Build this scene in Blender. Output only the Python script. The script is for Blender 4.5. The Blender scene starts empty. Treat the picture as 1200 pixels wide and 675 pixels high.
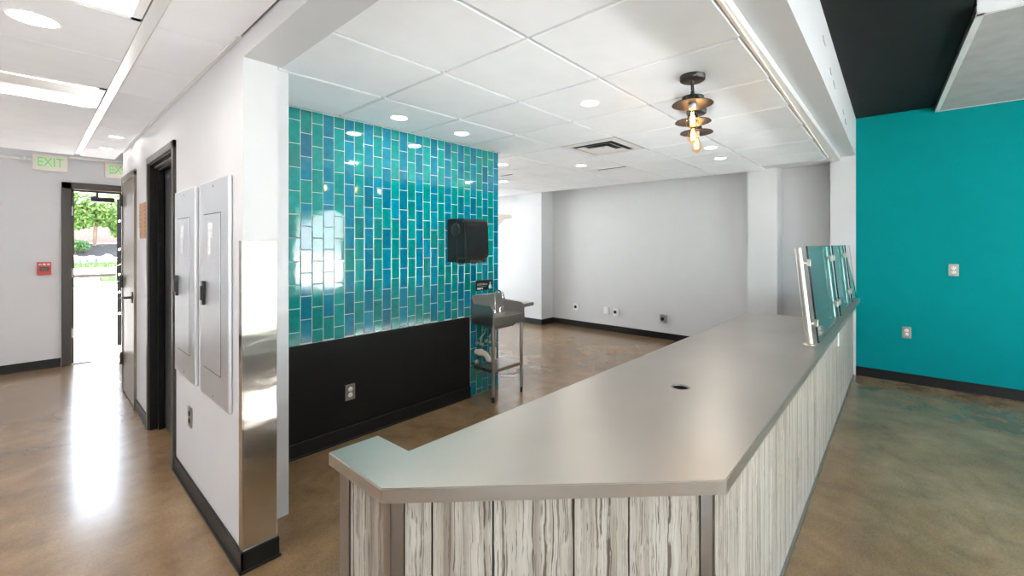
import bpy, bmesh, math, random
from mathutils import Vector, Matrix
random.seed(7)
PI = math.pi
SC = bpy.context.scene
COL = SC.collection

# ------------------------------------------------------------------ camera
F_PX, YH, TH, CX, CAM_H = 503.9, 285.7, 0.7031, 628.0, 1.462
cam = bpy.data.cameras.new('camera')
cam.sensor_width = 36.0
cam.lens = F_PX * 36.0 / 1200.0
cam.shift_x = -(CX - 600.0) / 1200.0
cam.shift_y = -(337.5 - YH) / 1200.0
cam.clip_start, cam.clip_end = 0.05, 200
camo = bpy.data.objects.new('camera', cam)
camo.location = (0, 0, CAM_H)
camo.rotation_euler = (PI / 2, 0, TH - PI / 2)
COL.objects.link(camo)
SC.camera = camo
SC.view_settings.view_transform = 'Standard'
SC.view_settings.look = 'None'
SC.view_settings.gamma = 1
SC.view_settings.use_curve_mapping = False
SC.view_settings.exposure = 0.0
SC.cycles.max_bounces = 10
SC.cycles.diffuse_bounces = 6
SC.cycles.glossy_bounces = 5
SC.cycles.transparent_max_bounces = 16
SC.cycles.caustics_reflective = True
SC.cycles.blur_glossy = 1.0
SC.cycles.caustics_refractive = False
SC.cycles.sample_clamp_indirect = 6.0
SC.cycles.use_denoising = True

# ------------------------------------------------------------------ materials
def new_mat(name):
    m = bpy.data.materials.new(name)
    m.use_nodes = True
    nt = m.node_tree
    return m, nt, nt.nodes['Principled BSDF'], nt.nodes['Material Output']

def node(nt, t, **kw):
    n = nt.nodes.new(t)
    for k, v in kw.items():
        setattr(n, k, v)
    return n

def coords(nt, scale=(1, 1, 1), kind='Object'):
    tc = node(nt, 'ShaderNodeTexCoord')
    mp = node(nt, 'ShaderNodeMapping')
    mp.inputs['Scale'].default_value = scale
    nt.links.new(tc.outputs[kind], mp.inputs['Vector'])
    return mp.outputs['Vector']

def noise(nt, vec, scale, detail=3, rough=0.5, dist=0.0):
    n = node(nt, 'ShaderNodeTexNoise')
    n.inputs['Scale'].default_value = scale
    n.inputs['Detail'].default_value = detail
    n.inputs['Roughness'].default_value = rough
    n.inputs['Distortion'].default_value = dist
    if vec is not None:
        nt.links.new(vec, n.inputs['Vector'])
    return n.outputs['Fac']

def ramp(nt, fac, stops):
    r = node(nt, 'ShaderNodeValToRGB')
    els = r.color_ramp.elements
    while len(els) < len(stops):
        els.new(0.5)
    for e, (p, c) in zip(els, stops):
        e.position = p
        e.color = (c[0], c[1], c[2], 1) if not isinstance(c, (int, float)) else (c, c, c, 1)
    nt.links.new(fac, r.inputs['Fac'])
    return r.outputs['Color']

def bump(nt, bsdf, h, strength=0.1, dist=0.01):
    b = node(nt, 'ShaderNodeBump')
    b.inputs['Strength'].default_value = strength
    b.inputs['Distance'].default_value = dist
    nt.links.new(h, b.inputs['Height'])
    nt.links.new(b.outputs['Normal'], bsdf.inputs['Normal'])

def mixc(nt, fac, a, b, mode='MIX'):
    m = node(nt, 'ShaderNodeMix', data_type='RGBA', blend_type=mode)
    if isinstance(fac, (int, float)):
        m.inputs[0].default_value = fac
    else:
        nt.links.new(fac, m.inputs[0])
    for s, v in ((6, a), (7, b)):
        if isinstance(v, tuple):
            m.inputs[s].default_value = (v[0], v[1], v[2], 1)
        else:
            nt.links.new(v, m.inputs[s])
    return m.outputs[2]

def wavy(m, scale, strength, dist):
    nt = m.node_tree
    bump(nt, nt.nodes['Principled BSDF'], noise(nt, coords(nt, scale), 1.0, 2), strength, dist)

def simple(name, col, rough=0.5, metal=0.0, spec=0.5, var=0.04, bscale=0, bstr=0.05, coat=0.0):
    m, nt, b, o = new_mat(name)
    v = coords(nt)
    f = noise(nt, v, 6.0, 4)
    lo = tuple(max(0, c * (1 - var)) for c in col)
    hi = tuple(min(1, c * (1 + var)) for c in col)
    nt.links.new(ramp(nt, f, [(0.3, lo), (0.7, hi)]), b.inputs['Base Color'])
    b.inputs['Roughness'].default_value = rough
    b.inputs['Metallic'].default_value = metal
    b.inputs['Specular IOR Level'].default_value = spec
    b.inputs['Coat Weight'].default_value = coat
    if bscale:
        bump(nt, b, noise(nt, v, bscale, 3), bstr, 0.003)
    return m

def steel(name, col, rough, scale=(3, 3, 8), rvar=0.05, var=0.05, bstr=0.015):
    m, nt, b, o = new_mat(name)
    v = coords(nt, scale)
    f = noise(nt, v, 2.0, 4, 0.6)
    big = noise(nt, coords(nt), 1.7, 3)
    lo = tuple(c * (1 - var) for c in col)
    hi = tuple(min(1, c * (1 + var)) for c in col)
    nt.links.new(ramp(nt, big, [(0.3, lo), (0.7, hi)]), b.inputs['Base Color'])
    b.inputs['Metallic'].default_value = 1.0
    r = node(nt, 'ShaderNodeMapRange')
    r.inputs['To Min'].default_value = rough - rvar
    r.inputs['To Max'].default_value = rough + rvar
    nt.links.new(f, r.inputs['Value'])
    nt.links.new(r.outputs['Result'], b.inputs['Roughness'])
    return m

def emit(name, col, strength):
    m, nt, b, o = new_mat(name)
    b.inputs['Base Color'].default_value = (*col, 1)
    b.inputs['Emission Color'].default_value = (*col, 1)
    b.inputs['Emission Strength'].default_value = strength
    return m

def thin_glass(name, tint, refl=1.0, rough=0.0, ior=1.5):
    m, nt, b, o = new_mat(name)
    nt.nodes.remove(b)
    t = node(nt, 'ShaderNodeBsdfTransparent')
    t.inputs['Color'].default_value = (*tint, 1)
    g = node(nt, 'ShaderNodeBsdfGlossy')
    g.inputs['Roughness'].default_value = rough
    g.inputs['Color'].default_value = (refl, refl, refl, 1)
    fr = node(nt, 'ShaderNodeFresnel')
    fr.inputs['IOR'].default_value = ior
    mx = node(nt, 'ShaderNodeMixShader')
    gm = node(nt, 'ShaderNodeNewGeometry')
    iv = node(nt, 'ShaderNodeMath', operation='SUBTRACT'); iv.inputs[0].default_value = 1.0
    nt.links.new(gm.outputs['Backfacing'], iv.inputs[1])
    mu = node(nt, 'ShaderNodeMath', operation='MULTIPLY')
    nt.links.new(fr.outputs['Fac'], mu.inputs[0]); nt.links.new(iv.outputs[0], mu.inputs[1])
    nt.links.new(mu.outputs[0], mx.inputs['Fac'])
    nt.links.new(t.outputs['BSDF'], mx.inputs[1])
    nt.links.new(g.outputs['BSDF'], mx.inputs[2])
    nt.links.new(mx.outputs['Shader'], o.inputs['Surface'])
    return m

M = {}
M['white'] = simple('white_wall_paint', (0.60, 0.60, 0.615), 0.5, var=0.012, bscale=220, bstr=0.04)
M['ceiling_tile'] = simple('ceiling_tile_mineral', (0.92, 0.94, 0.97), 0.9, var=0.02, bscale=260, bstr=0.10, spec=0.2)
M['tbar'] = simple('white_enamel_grid', (0.80, 0.80, 0.79), 0.22, var=0.01)
M['cream'] = simple('cream_edge_trim', (0.80, 0.74, 0.66), 0.5, var=0.02)
M['black_paint'] = simple('black_wall_paint', (0.007, 0.007, 0.007), 0.45, var=0.1, bscale=180, bstr=0.05, spec=0.22)
M['black_ceiling'] = simple('black_ceiling_paint', (0.009, 0.009, 0.009), 0.7, var=0.15, spec=0.2, bscale=60, bstr=0.05)
M['rubber'] = simple('black_rubber_base', (0.008, 0.008, 0.008), 0.4, var=0.1, spec=0.3)
M['teal'] = simple('teal_wall_paint', (0.0, 0.205, 0.213), 0.7, var=0.03, spec=0.06, bscale=200, bstr=0.05)
M['black_plastic'] = simple('black_plastic', (0.010, 0.010, 0.010), 0.3, var=0.1, spec=0.35)
M['black_metal'] = simple('black_powder_coat', (0.02, 0.019, 0.018), 0.45, var=0.15)
M['matte_black'] = simple('matte_black_paint', (0.003, 0.003, 0.003), 0.85, var=0.2, spec=0.04)
M['bronze'] = simple('dark_bronze_frame', (0.045, 0.036, 0.028), 0.35, var=0.1, metal=0.3)
M['bronze_door'] = simple('bronze_door_skin', (0.20, 0.165, 0.13), 0.38, var=0.06, metal=0.35)
M['jamb'] = simple('black_jamb_enamel', (0.008, 0.008, 0.008), 0.4, var=0.1, spec=0.2)
M['dark_leaf'] = simple('charcoal_door_skin', (0.035, 0.035, 0.037), 0.35, var=0.1)
M['steel_counter'] = steel('brushed_steel_counter', (0.47, 0.44, 0.405), 0.36, (2, 8, 2), 0.04, 0.07)
M['steel_plate'] = steel('dull_steel_plate', (0.36, 0.34, 0.32), 0.42)
M['steel'] = steel('brushed_steel', (0.45, 0.43, 0.41), 0.34)
M['steel_panel'] = steel('satin_steel_panel', (0.80, 0.82, 0.85), 0.38, (2, 2, 10), 0.06, 0.05)
M['steel_guard'] = steel('polished_steel_guard', (0.70, 0.66, 0.61), 0.15, (1, 1, 6), 0.03, 0.03)
wavy(M['steel_guard'], (2, 2, 7), 0.25, 0.02)
M['steel_trim'] = steel('steel_corner_trim', (0.33, 0.31, 0.29), 0.30)
M['nickel'] = steel('satin_nickel', (0.48, 0.45, 0.41), 0.30, (6, 6, 2), 0.03)
M['chrome'] = steel('chrome', (0.8, 0.8, 0.8), 0.10, (2, 2, 2), 0.03)
M['pvc'] = simple('white_pvc', (0.72, 0.66, 0.58), 0.35, var=0.06)
M['white_plastic'] = simple('white_plastic', (0.82, 0.81, 0.79), 0.35, var=0.02)
M['sign_plastic'] = simple('ivory_sign_plastic', (0.80, 0.74, 0.68), 0.4, var=0.02)
M['red'] = simple('red_enamel', (0.50, 0.035, 0.02), 0.35, var=0.05)
M['tan_board'] = simple('orange_brown_sign', (0.37, 0.16, 0.05), 0.5, var=0.08, bscale=30)
M['grout'] = simple('pale_grout', (0.50, 0.60, 0.58), 0.8, var=0.05, bscale=150)
M['hvac_panel'] = simple('grey_duct_board', (0.36, 0.36, 0.36), 0.8, var=0.10, bscale=160, bstr=0.15)
M['green_text'] = emit('glowing_green_letters', (0.12, 0.55, 0.10), 0.22)
M['lamp'] = emit('lit_downlight_lens', (1.0, 0.95, 0.88), 9.0)
M['troffer_lamp'] = emit('lit_troffer_lens', (1.0, 0.96, 0.90), 2.2)
M['filament'] = emit('glowing_filament', (1.0, 0.66, 0.30), 14.0)
M['bulb_glass'] = thin_glass('amber_bulb_glass', (1.0, 0.84, 0.60), 1.0, 0.0, 1.5)
M['pane'] = thin_glass('window_pane_glass', (0.94, 0.96, 0.95), 1.0, 0.0, 1.5)
M['guard_glass'] = thin_glass('tinted_guard_glass', (0.80, 0.89, 0.89), 1.0, 0.0, 1.5)
M['guard_edge'] = simple('dark_glass_edge', (0.006, 0.02, 0.02), 0.15, var=0.05)
M['icon'] = simple('pale_teal_print', (0.30, 0.62, 0.60), 0.5)
M['grey_print'] = simple('grey_print', (0.28, 0.30, 0.30), 0.5)
M['shade_in'] = simple('aged_bronze_shade', (0.045, 0.028, 0.013), 0.4, var=0.3, metal=0.5)
M['label_paper'] = simple('label_paper', (0.85, 0.85, 0.85), 0.6)
M['shelf_wood'] = simple('pale_shelf_laminate', (0.72, 0.66, 0.58), 0.4, var=0.05)

def m_tile():
    m, nt, b, o = new_mat('glazed_teal_tile')
    a = node(nt, 'ShaderNodeAttribute', attribute_name='glaze')
    v = coords(nt)
    f = noise(nt, v, 22.0, 4, 0.6)
    col = mixc(nt, 1.0, a.outputs['Color'], ramp(nt, f, [(0.25, (0.74, 0.74, 0.76)), (0.75, (1.18, 1.16, 1.12))]), 'MULTIPLY')
    nt.links.new(col, b.inputs['Base Color'])
    b.inputs['Roughness'].default_value = 0.05
    b.inputs['Specular IOR Level'].default_value = 0.95
    bump(nt, b, noise(nt, v, 16.0, 2), 0.012, 0.02)
    return m
M['tile'] = m_tile()

def m_concrete():
    m, nt, b, o = new_mat('polished_concrete')
    v = coords(nt)
    big = noise(nt, v, 0.9, 5, 0.6, 0.6)
    med = noise(nt, v, 5.0, 6, 0.65, 0.4)
    fine = noise(nt, v, 90.0, 3, 0.6)
    c1 = ramp(nt, big, [(0.30, (0.178, 0.108, 0.052)), (0.5, (0.235, 0.148, 0.077)), (0.72, (0.305, 0.205, 0.120))])
    c2 = ramp(nt, med, [(0.25, (0.70, 0.69, 0.67)), (0.5, (1.0, 1.0, 1.0)), (0.78, (1.25, 1.24, 1.22))])
    c3 = ramp(nt, fine, [(0.30, (0.80, 0.79, 0.77)), (0.6, (1.05, 1.05, 1.05))])
    c = mixc(nt, 1.0, mixc(nt, 1.0, c1, c2, 'MULTIPLY'), c3, 'MULTIPLY')
    nt.links.new(c, b.inputs['Base Color'])
    r = node(nt, 'ShaderNodeMapRange')
    r.inputs['To Min'].default_value = 0.19
    r.inputs['To Max'].default_value = 0.29
    nt.links.new(med, r.inputs['Value'])
    nt.links.new(r.outputs['Result'], b.inputs['Roughness'])
    b.inputs['Specular IOR Level'].default_value = 0.75
    b.inputs['Coat Weight'].default_value = 0.25
    b.inputs['Coat Roughness'].default_value = 0.12
    bump(nt, b, med, 0.02, 0.01)
    return m
M['concrete'] = m_concrete()

def m_veneer(name, dark):
    m, nt, b, o = new_mat(name)
    tc = node(nt, 'ShaderNodeTexCoord')
    # sideways wander of the grain along its length
    wob = node(nt, 'ShaderNodeTexNoise')
    wob.inputs['Scale'].default_value = 1.0; wob.inputs['Detail'].default_value = 3
    mpw = node(nt, 'ShaderNodeMapping'); mpw.inputs['Scale'].default_value = (14, 14, 9)
    nt.links.new(tc.outputs['Object'], mpw.inputs['Vector']); nt.links.new(mpw.outputs['Vector'], wob.inputs['Vector'])
    sub = node(nt, 'ShaderNodeVectorMath', operation='SUBTRACT'); sub.inputs[1].default_value = (0.5, 0.5, 0.5)
    nt.links.new(wob.outputs['Color'], sub.inputs[0])
    scl = node(nt, 'ShaderNodeVectorMath', operation='MULTIPLY'); scl.inputs[1].default_value = (0.016, 0.016, 0.0)
    nt.links.new(sub.outputs[0], scl.inputs[0])
    add = node(nt, 'ShaderNodeVectorMath', operation='ADD')
    nt.links.new(tc.outputs['Object'], add.inputs[0]); nt.links.new(scl.outputs[0], add.inputs[1])
    def grain(sx, sz, detail):
        mp = node(nt, 'ShaderNodeMapping'); mp.inputs['Scale'].default_value = (sx, sx, sz)
        nt.links.new(add.outputs[0], mp.inputs['Vector'])
        return noise(nt, mp.outputs['Vector'], 1.0, detail, 0.5)
    base = ramp(nt, grain(34, 0.9, 3), [(0.30, (0.23, 0.195, 0.16)), (0.47, (0.37, 0.335, 0.29)), (0.62, (0.47, 0.44, 0.40))])
    for sx, sz, lo, hi, k in ((110, 1.3, 0.35, 0.385, 0.9), (180, 2.0, 0.345, 0.41, 0.7), (260, 3.0, 0.36, 0.46, 0.35)):
        msk = ramp(nt, grain(sx, sz, 2), [(lo, k), (hi, 0.0)])
        sp = node(nt, 'ShaderNodeSeparateColor'); nt.links.new(msk, sp.inputs[0])
        base = mixc(nt, sp.outputs[0], base, (0.075, 0.052, 0.036))
    nt.links.new(base, b.inputs['Base Color'])
    b.inputs['Roughness'].default_value = 0.45
    return m
M['veneer'] = m_veneer('whitewashed_veined_panel', False)

def m_leaf(name, a, c):
    m, nt, b, o = new_mat(name)
    v = coords(nt)
    nt.links.new(ramp(nt, noise(nt, v, 4.0, 3), [(0.3, a), (0.7, c)]), b.inputs['Base Color'])
    b.inputs['Roughness'].default_value = 0.6
    b.inputs['Subsurface Weight'].default_value = 0.0
    return m
M['leaf'] = m_leaf('sunlit_leaves', (0.065, 0.13, 0.02), (0.13, 0.20, 0.05))
M['leaf_dark'] = m_leaf('shrub_leaves', (0.03, 0.08, 0.02), (0.08, 0.14, 0.035))
M['grass'] = m_leaf('lawn_grass', (0.06, 0.11, 0.025), (0.12, 0.16, 0.055))
M['bark'] = simple('bark', (0.13, 0.09, 0.06), 0.9, var=0.3, bscale=20, bstr=0.5)
M['soil'] = simple('dark_soil', (0.035, 0.026, 0.02), 0.95, var=0.4, bscale=6, bstr=0.6)
M['boulder'] = simple('pale_limestone', (0.17, 0.17, 0.18), 0.9, var=0.15, bscale=8, bstr=0.6)
M['asphalt'] = simple('sunbleached_paving', (0.50, 0.495, 0.49), 0.9, var=0.08, bscale=40)
M['walk'] = simple('pale_sidewalk', (0.25, 0.24, 0.23), 0.9, var=0.08, bscale=40)
M['brick'] = simple('pale_brick_wall', (0.27, 0.185, 0.15), 0.9, var=0.2, bscale=8)
M['roof'] = simple('grey_shingles', (0.25, 0.24, 0.23), 0.9, var=0.2)

# ------------------------------------------------------------------ mesh builder
class MB:
    def __init__(self):
        self.bm = bmesh.new()
    def _add(self, verts, faces, smooth=False, mtx=None):
        vs = [self.bm.verts.new(mtx @ Vector(v) if mtx else v) for v in verts]
        out = []
        for f in faces:
            try:
                fc = self.bm.faces.new([vs[i] for i in f])
                fc.smooth = smooth
                out.append(fc)
            except ValueError:
                pass
        return out
    def merge(self, tb, mtx=None, smooth=None):
        tb.verts.ensure_lookup_table()
        idx = {v: i for i, v in enumerate(tb.verts)}
        vs = [self.bm.verts.new(mtx @ v.co if mtx else v.co) for v in tb.verts]
        for f in tb.faces:
            fc = self.bm.faces.new([vs[idx[v]] for v in f.verts])
            fc.smooth = f.smooth if smooth is None else smooth
        tb.free()
        return self
    def box(self, a, b, bev=0.0, seg=2, mtx=None):
        x0, y0, z0 = [min(p, q) for p, q in zip(a, b)]
        x1, y1, z1 = [max(p, q) for p, q in zip(a, b)]
        tb = bmesh.new()
        vs = [tb.verts.new(v) for v in ((x0, y0, z0), (x1, y0, z0), (x1, y1, z0), (x0, y1, z0), (x0, y0, z1), (x1, y0, z1), (x1, y1, z1), (x0, y1, z1))]
        for f in ((3, 2, 1, 0), (4, 5, 6, 7), (0, 1, 5, 4), (1, 2, 6, 5), (2, 3, 7, 6), (3, 0, 4, 7)):
            tb.faces.new([vs[i] for i in f])
        if bev > 0:
            bmesh.ops.bevel(tb, geom=list(tb.edges), offset=bev, segments=seg, affect='EDGES', profile=0.6)
        return self.merge(tb, mtx)
    def prism(self, pts, z0, z1, bev=0.0, mtx=None):
        """polygon in xy extruded in z"""
        tb = bmesh.new()
        lo = [tb.verts.new((x, y, z0)) for x, y in pts]
        hi = [tb.verts.new((x, y, z1)) for x, y in pts]
        n = len(pts)
        tb.faces.new(lo[::-1]); tb.faces.new(hi)
        for i in range(n):
            j = (i + 1) % n
            tb.faces.new((lo[i], lo[j], hi[j], hi[i]))
        bmesh.ops.recalc_face_normals(tb, faces=tb.faces)
        if bev > 0:
            bmesh.ops.bevel(tb, geom=list(tb.edges), offset=bev, segments=2, affect='EDGES')
        return self.merge(tb, mtx)
    def lathe(self, prof, c=(0, 0, 0), n=24, mtx=None, smooth=True):
        """profile (r, z) turned about the z axis through c"""
        rings, verts, faces = [], [], []
        for r, z in prof:
            if r < 1e-6:
                rings.append([len(verts)]); verts.append((c[0], c[1], c[2] + z))
            else:
                ring = []
                for i in range(n):
                    a = 2 * PI * i / n
                    ring.append(len(verts)); verts.append((c[0] + r * math.cos(a), c[1] + r * math.sin(a), c[2] + z))
                rings.append(ring)
        for p, q in zip(rings, rings[1:]):
            for i in range(n):
                j = (i + 1) % n
                if len(p) == 1 and len(q) == 1: continue
                if len(p) == 1: faces.append((p[0], q[j], q[i]))
                elif len(q) == 1: faces.append((p[i], p[j], q[0]))
                else: faces.append((p[i], p[j], q[j], q[i]))
        self._add(verts, faces, smooth, mtx)
        return self
    def tube(self, pts, r, n=12, cap=True, mtx=None):
        pts = [Vector(p) for p in pts]
        rs = r if isinstance(r, (list, tuple)) else [r] * len(pts)
        verts, faces = [], []
        up = None
        for i, p in enumerate(pts):
            d = (pts[min(i + 1, len(pts) - 1)] - pts[max(i - 1, 0)]).normalized()
            if up is None:
                up = d.orthogonal().normalized()
            up = (up - d * up.dot(d)).normalized()
            s = d.cross(up)
            for k in range(n):
                a = 2 * PI * k / n
                verts.append(p + (up * math.cos(a) + s * math.sin(a)) * rs[i])
        for i in range(len(pts) - 1):
            for k in range(n):
                l = (k + 1) % n
                faces.append((i * n + k, i * n + l, (i + 1) * n + l, (i + 1) * n + k))
        self._add(verts, faces, True, mtx)
        if cap:
            self._add([verts[k] for k in range(n)], [tuple(range(n))[::-1]], False, mtx)
            e = (len(pts) - 1) * n
            self._add([verts[e + k] for k in range(n)], [tuple(range(n))], False, mtx)
        return self
    def quad(self, *p):
        self._add(p, [tuple(range(len(p)))])
        return self
    def build(self, name, mat, parent=None, recalc=True):
        if recalc:
            bmesh.ops.recalc_face_normals(self.bm, faces=self.bm.faces)
        me = bpy.data.meshes.new(name)
        self.bm.to_mesh(me); self.bm.free()
        me.materials.append(mat)
        o = bpy.data.objects.new(name, me)
        COL.objects.link(o)
        if parent is not None:
            o.parent = parent
        return o

def struct(o):
    o['kind'] = 'structure'
    return o
def tag(o, label, cat, group=None):
    o['label'] = label; o['category'] = cat
    if group: o['group'] = group
    return o
def thing(name, label, cat, loc=(0, 0, 0), rz=0.0, group=None):
    o = bpy.data.objects.new(name, None)
    o.empty_display_size = 0.1
    o.location = loc; o.rotation_euler = (0, 0, rz)
    COL.objects.link(o)
    return tag(o, label, cat, group)
def copy_tree(o, parent=None):
    c = o.copy(); COL.objects.link(c)
    if parent is not None:
        c.parent = parent
    for ch in list(o.children):
        copy_tree(ch, c)
    return c
def text_mesh(name, body, size, mat, parent, mtx, ext=0.002, sx=1.0):
    cu = bpy.data.curves.new(name, 'FONT')
    cu.body = body; cu.size = size; cu.extrude = ext
    cu.align_x = 'CENTER'; cu.align_y = 'CENTER'
    t = bpy.data.objects.new(name, cu)
    COL.objects.link(t)
    dg = bpy.context.evaluated_depsgraph_get()
    me = bpy.data.meshes.new_from_object(t.evaluated_get(dg))
    bpy.data.objects.remove(t)
    me.transform(mtx @ Matrix.Diagonal((sx, 1, 1, 1)))
    me.materials.clear(); me.materials.append(mat)
    o = bpy.data.objects.new(name, me)
    COL.objects.link(o); o.parent = parent
    return o
def wall_text_matrix(x, y, z):      # text standing in the local xz plane, read from -y
    return Matrix.Translation((x, y, z)) @ Matrix.Rotation(PI / 2, 4, 'X')

FACE_NEG_X = -PI / 2                # local -y (front) points to world -x

# ------------------------------------------------------------------ the room
CEIL = 2.386
XB = 5.97                           # teal wall plane
H = 3.3
b = MB(); b.box((-3.1, -4.1, -0.12), (6.5, 7.72, 0.0)); struct(b.build('floor', M['concrete']))

# hall wall (doorway opening y 3.62..4.50)
b = MB()
b.box((0.618, 2.232, 0), (0.755, 3.62, 2.6))
b.box((0.618, 4.50, 0), (0.755, 6.0, 2.6))
b.box((0.618, 3.62, 2.09), (0.755, 4.50, 2.6))
b.box((0.755, 2.525, 0), (0.910, 3.143, 2.6))
b.box((0.755, 5.88, 0), (1.72, 6.0, 2.9))
wall_hall = struct(b.build('wall_hall', M['white']))
b = MB(); b.box((0.618, 0.38, 2.295), (0.775, 2.232, 2.62)); struct(b.build('trim_header', M['white']))
# exit wall with the door opening x 0.33..1.24
EY = 7.66
b = MB()
b.box((-3.1, EY, 0), (0.30, EY + 0.14, 2.9)); b.box((1.27, EY, 0), (3.106, EY + 0.14, 2.9)); b.box((0.30, EY, 2.15), (1.27, EY + 0.14, 2.9))
struct(b.build('wall_exit', M['white']))
b = MB(); b.box((1.60, 6.0, 0), (1.72, EY, 2.9)); struct(b.build('wall_corridor', M['white']))
# wall between the counter room and the back hall, carrying the tiles
b = MB(); b.box((0.910, 3.150, 0), (3.106, 3.30, 2.6)); wall_mid = struct(b.build('wall_middle', M['white']))
b = MB(); b.box((2.99, 3.30, 0), (3.106, EY, 2.6)); struct(b.build('wall_partition', M['white']))
# back wall, its recess and its piers
b = MB()
b.box((6.30, 0.60, 0), (6.45, EY + 0.14, 2.75))
b.box((6.0, 1.165, 0), (6.30, 1.50, 2.75))
b.box((5.97, 4.93, 0), (6.30, 5.46, 2.75))
b.box((6.16, 5.46, 0), (6.30, EY, 2.75))
struct(b.build('wall_back', M['white']))
b = MB(); b.box((3.106, EY, 0), (3.40, EY + 0.14, 2.75)); b.box((3.40, EY, 0), (6.10, EY + 0.14, 0.05)); b.box((3.40, EY, 2.33), (5.20, EY + 0.14, 2.75)); b.box((5.20, EY, 0), (6.30, EY + 0.14, 2.75))
struct(b.build('wall_far', M['white']))
# teal wall, pilaster beside it and the long beam above the counter
b = MB(); b.box((XB, -4.1, 0), (6.12, 0.378, H)); struct(b.build('wall_teal', M['teal']))
b = MB(); b.box((5.95, 0.379, 0), (6.30, 0.612, 2.88)); struct(b.build('wall_pilaster', M['white']))
b = MB(); b.prism([(0.775, 0.345), (2.943, 0.352), (5.95, 0.379), (5.95, 0.60), (0.775, 0.505)], 2.445, H)
beam = struct(b.build('trim_beam', M['white']))
b = MB(); b.prism([(0.775, 0.505), (5.62, 0.594), (5.62, 0.606), (0.775, 0.517)], 2.388, 2.446); struct(b.build('trim_ceiling_edge', M['cream']))
b = MB()
for (x, z, k) in ((3.05, 2.66, 1), (3.42, 2.585, 0), (3.62, 2.56, 1), (4.35, 2.535, 0), (4.55, 2.505, 1)):
    y = 0.352 + (x - 2.943) / 3.007 * 0.027 - 0.004
    b.tube([(x - 0.012, y, z + 0.035), (x - 0.012, y - 0.004, z), (x + 0.04 * k + 0.02, y - 0.004, z - 0.004)], 0.0022, 6)
b.build('staple', M['steel_trim'], beam)

# ceilings
def clip_cell(x0, x1, y0, y1, g=0.0095):
    x0 += g; x1 -= g; y0 += g; y1 -= g
    return (x0, x1, y0, y1) if x1 - x0 > 0.02 and y1 - y0 > 0.02 else None
b = MB(); cells = []
gx = [1.4557 + 0.61 * i for i in range(-2, 9)]; gy = [0.535] + [1.279 + 0.61 * j for j in range(0, 12)]
for i in range(len(gx) - 1):
    for j in range(len(gy) - 1):
        x0, x1, y0, y1 = gx[i], gx[i + 1], gy[j], gy[j + 1]
        x0 = max(x0, 0.775); y0 = max(y0, 0.535); y1 = min(y1, EY)
        xm = 5.66 if y1 < 1.3 else 5.968
        x1 = min(x1, xm)
        if j == 0: y0 = max(y0, 0.512 + 0.0183 * (x1 - 0.775))
        if (y0 + y1) / 2 > 3.15:
            x0 = max(x0, 3.106)
        if abs((gy[j] + gy[j + 1]) / 2 - 3.414) < 0.01 and x0 < 3.1:
            y1 = min(y1, 3.143)
        elif y0 < 3.143 < y1 and x1 < 3.2:
            y1 = 3.143
        c = clip_cell(x0, x1, y0, y1)
        if c is None: continue
        if abs(gx[i] - 3.2857) < 0.01 and abs(gy[j] - 1.889) < 0.01: continue   # the air diffuser sits here
        b.box((c[0], c[2], CEIL), (c[1], c[3], CEIL + 0.02), 0.004, 1)
ceil_k = struct(b.build('ceiling_kitchen', M['ceiling_tile']))
b = MB()
b.box((0.775, 0.517, CEIL + 0.016), (5.97, EY, CEIL + 0.06))
b.build('grid', M['tbar'], ceil_k)
b = MB(); b.box((5.62, 0.60, 2.436), (6.30, 1.165, 2.50)); b.box((5.97, 1.165, 2.62), (6.30, EY, 2.70)); struct(b.build('ceiling_recess', M['white']))
# hall ceiling
b = MB()
HC = 2.384
ys = [0.40, 0.61, 1.21, 1.81, 2.41, 3.01, 3.61, 4.21, 4.81, 5.41, 6.01, 6.56]
for y0, y1 in zip(ys, ys[1:]):
    c = clip_cell(0.345, 0.612, y0, y1, 0.002); b.box((c[0], c[2], HC), (c[1], c[3], HC + 0.02), 0.003, 1)
    for x0, x1 in ((-0.90, 0.307), (-2.12, -0.90), (-3.0, -2.12)):
        if x1 > 0.3 and abs(y0 - 3.61) < 0.01 or x1 > 0.3 and abs(y0 - 1.81) < 0.01: continue   # light troffers
        c = clip_cell(x0, x1, y0, y1, 0.002); b.box((c[0], c[2], HC), (c[1], c[3], HC + 0.02), 0.003, 1)
ceil_h = struct(b.build('ceiling_hall', M['ceiling_tile']))
b = MB(); b.box((0.305, 0.40, HC - 0.004), (0.347, 6.42, HC + 0.02), 0.002, 1); b.box((0.598, 2.24, HC - 0.003), (0.617, 6.0, HC + 0.01))
b.build('main_runner', M['tbar'], ceil_h)
b = MB(); b.box((-3.0, 0.40, HC + 0.18), (0.618, 6.56, HC + 0.2)); b.box((-3.0, 6.54, HC + 0.02), (0.618, 6.56, HC + 0.2)); b.box((-3.0, 3.612, HC + 0.022), (-0.92, 4.2, HC + 0.03))
b.build('plenum', M['white'], ceil_h)
b = MB(); b.box((-3.0, 6.56, 2.75), (1.60, EY, 2.82)); struct(b.build('ceiling_exit', M['ceiling_tile']))
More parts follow.
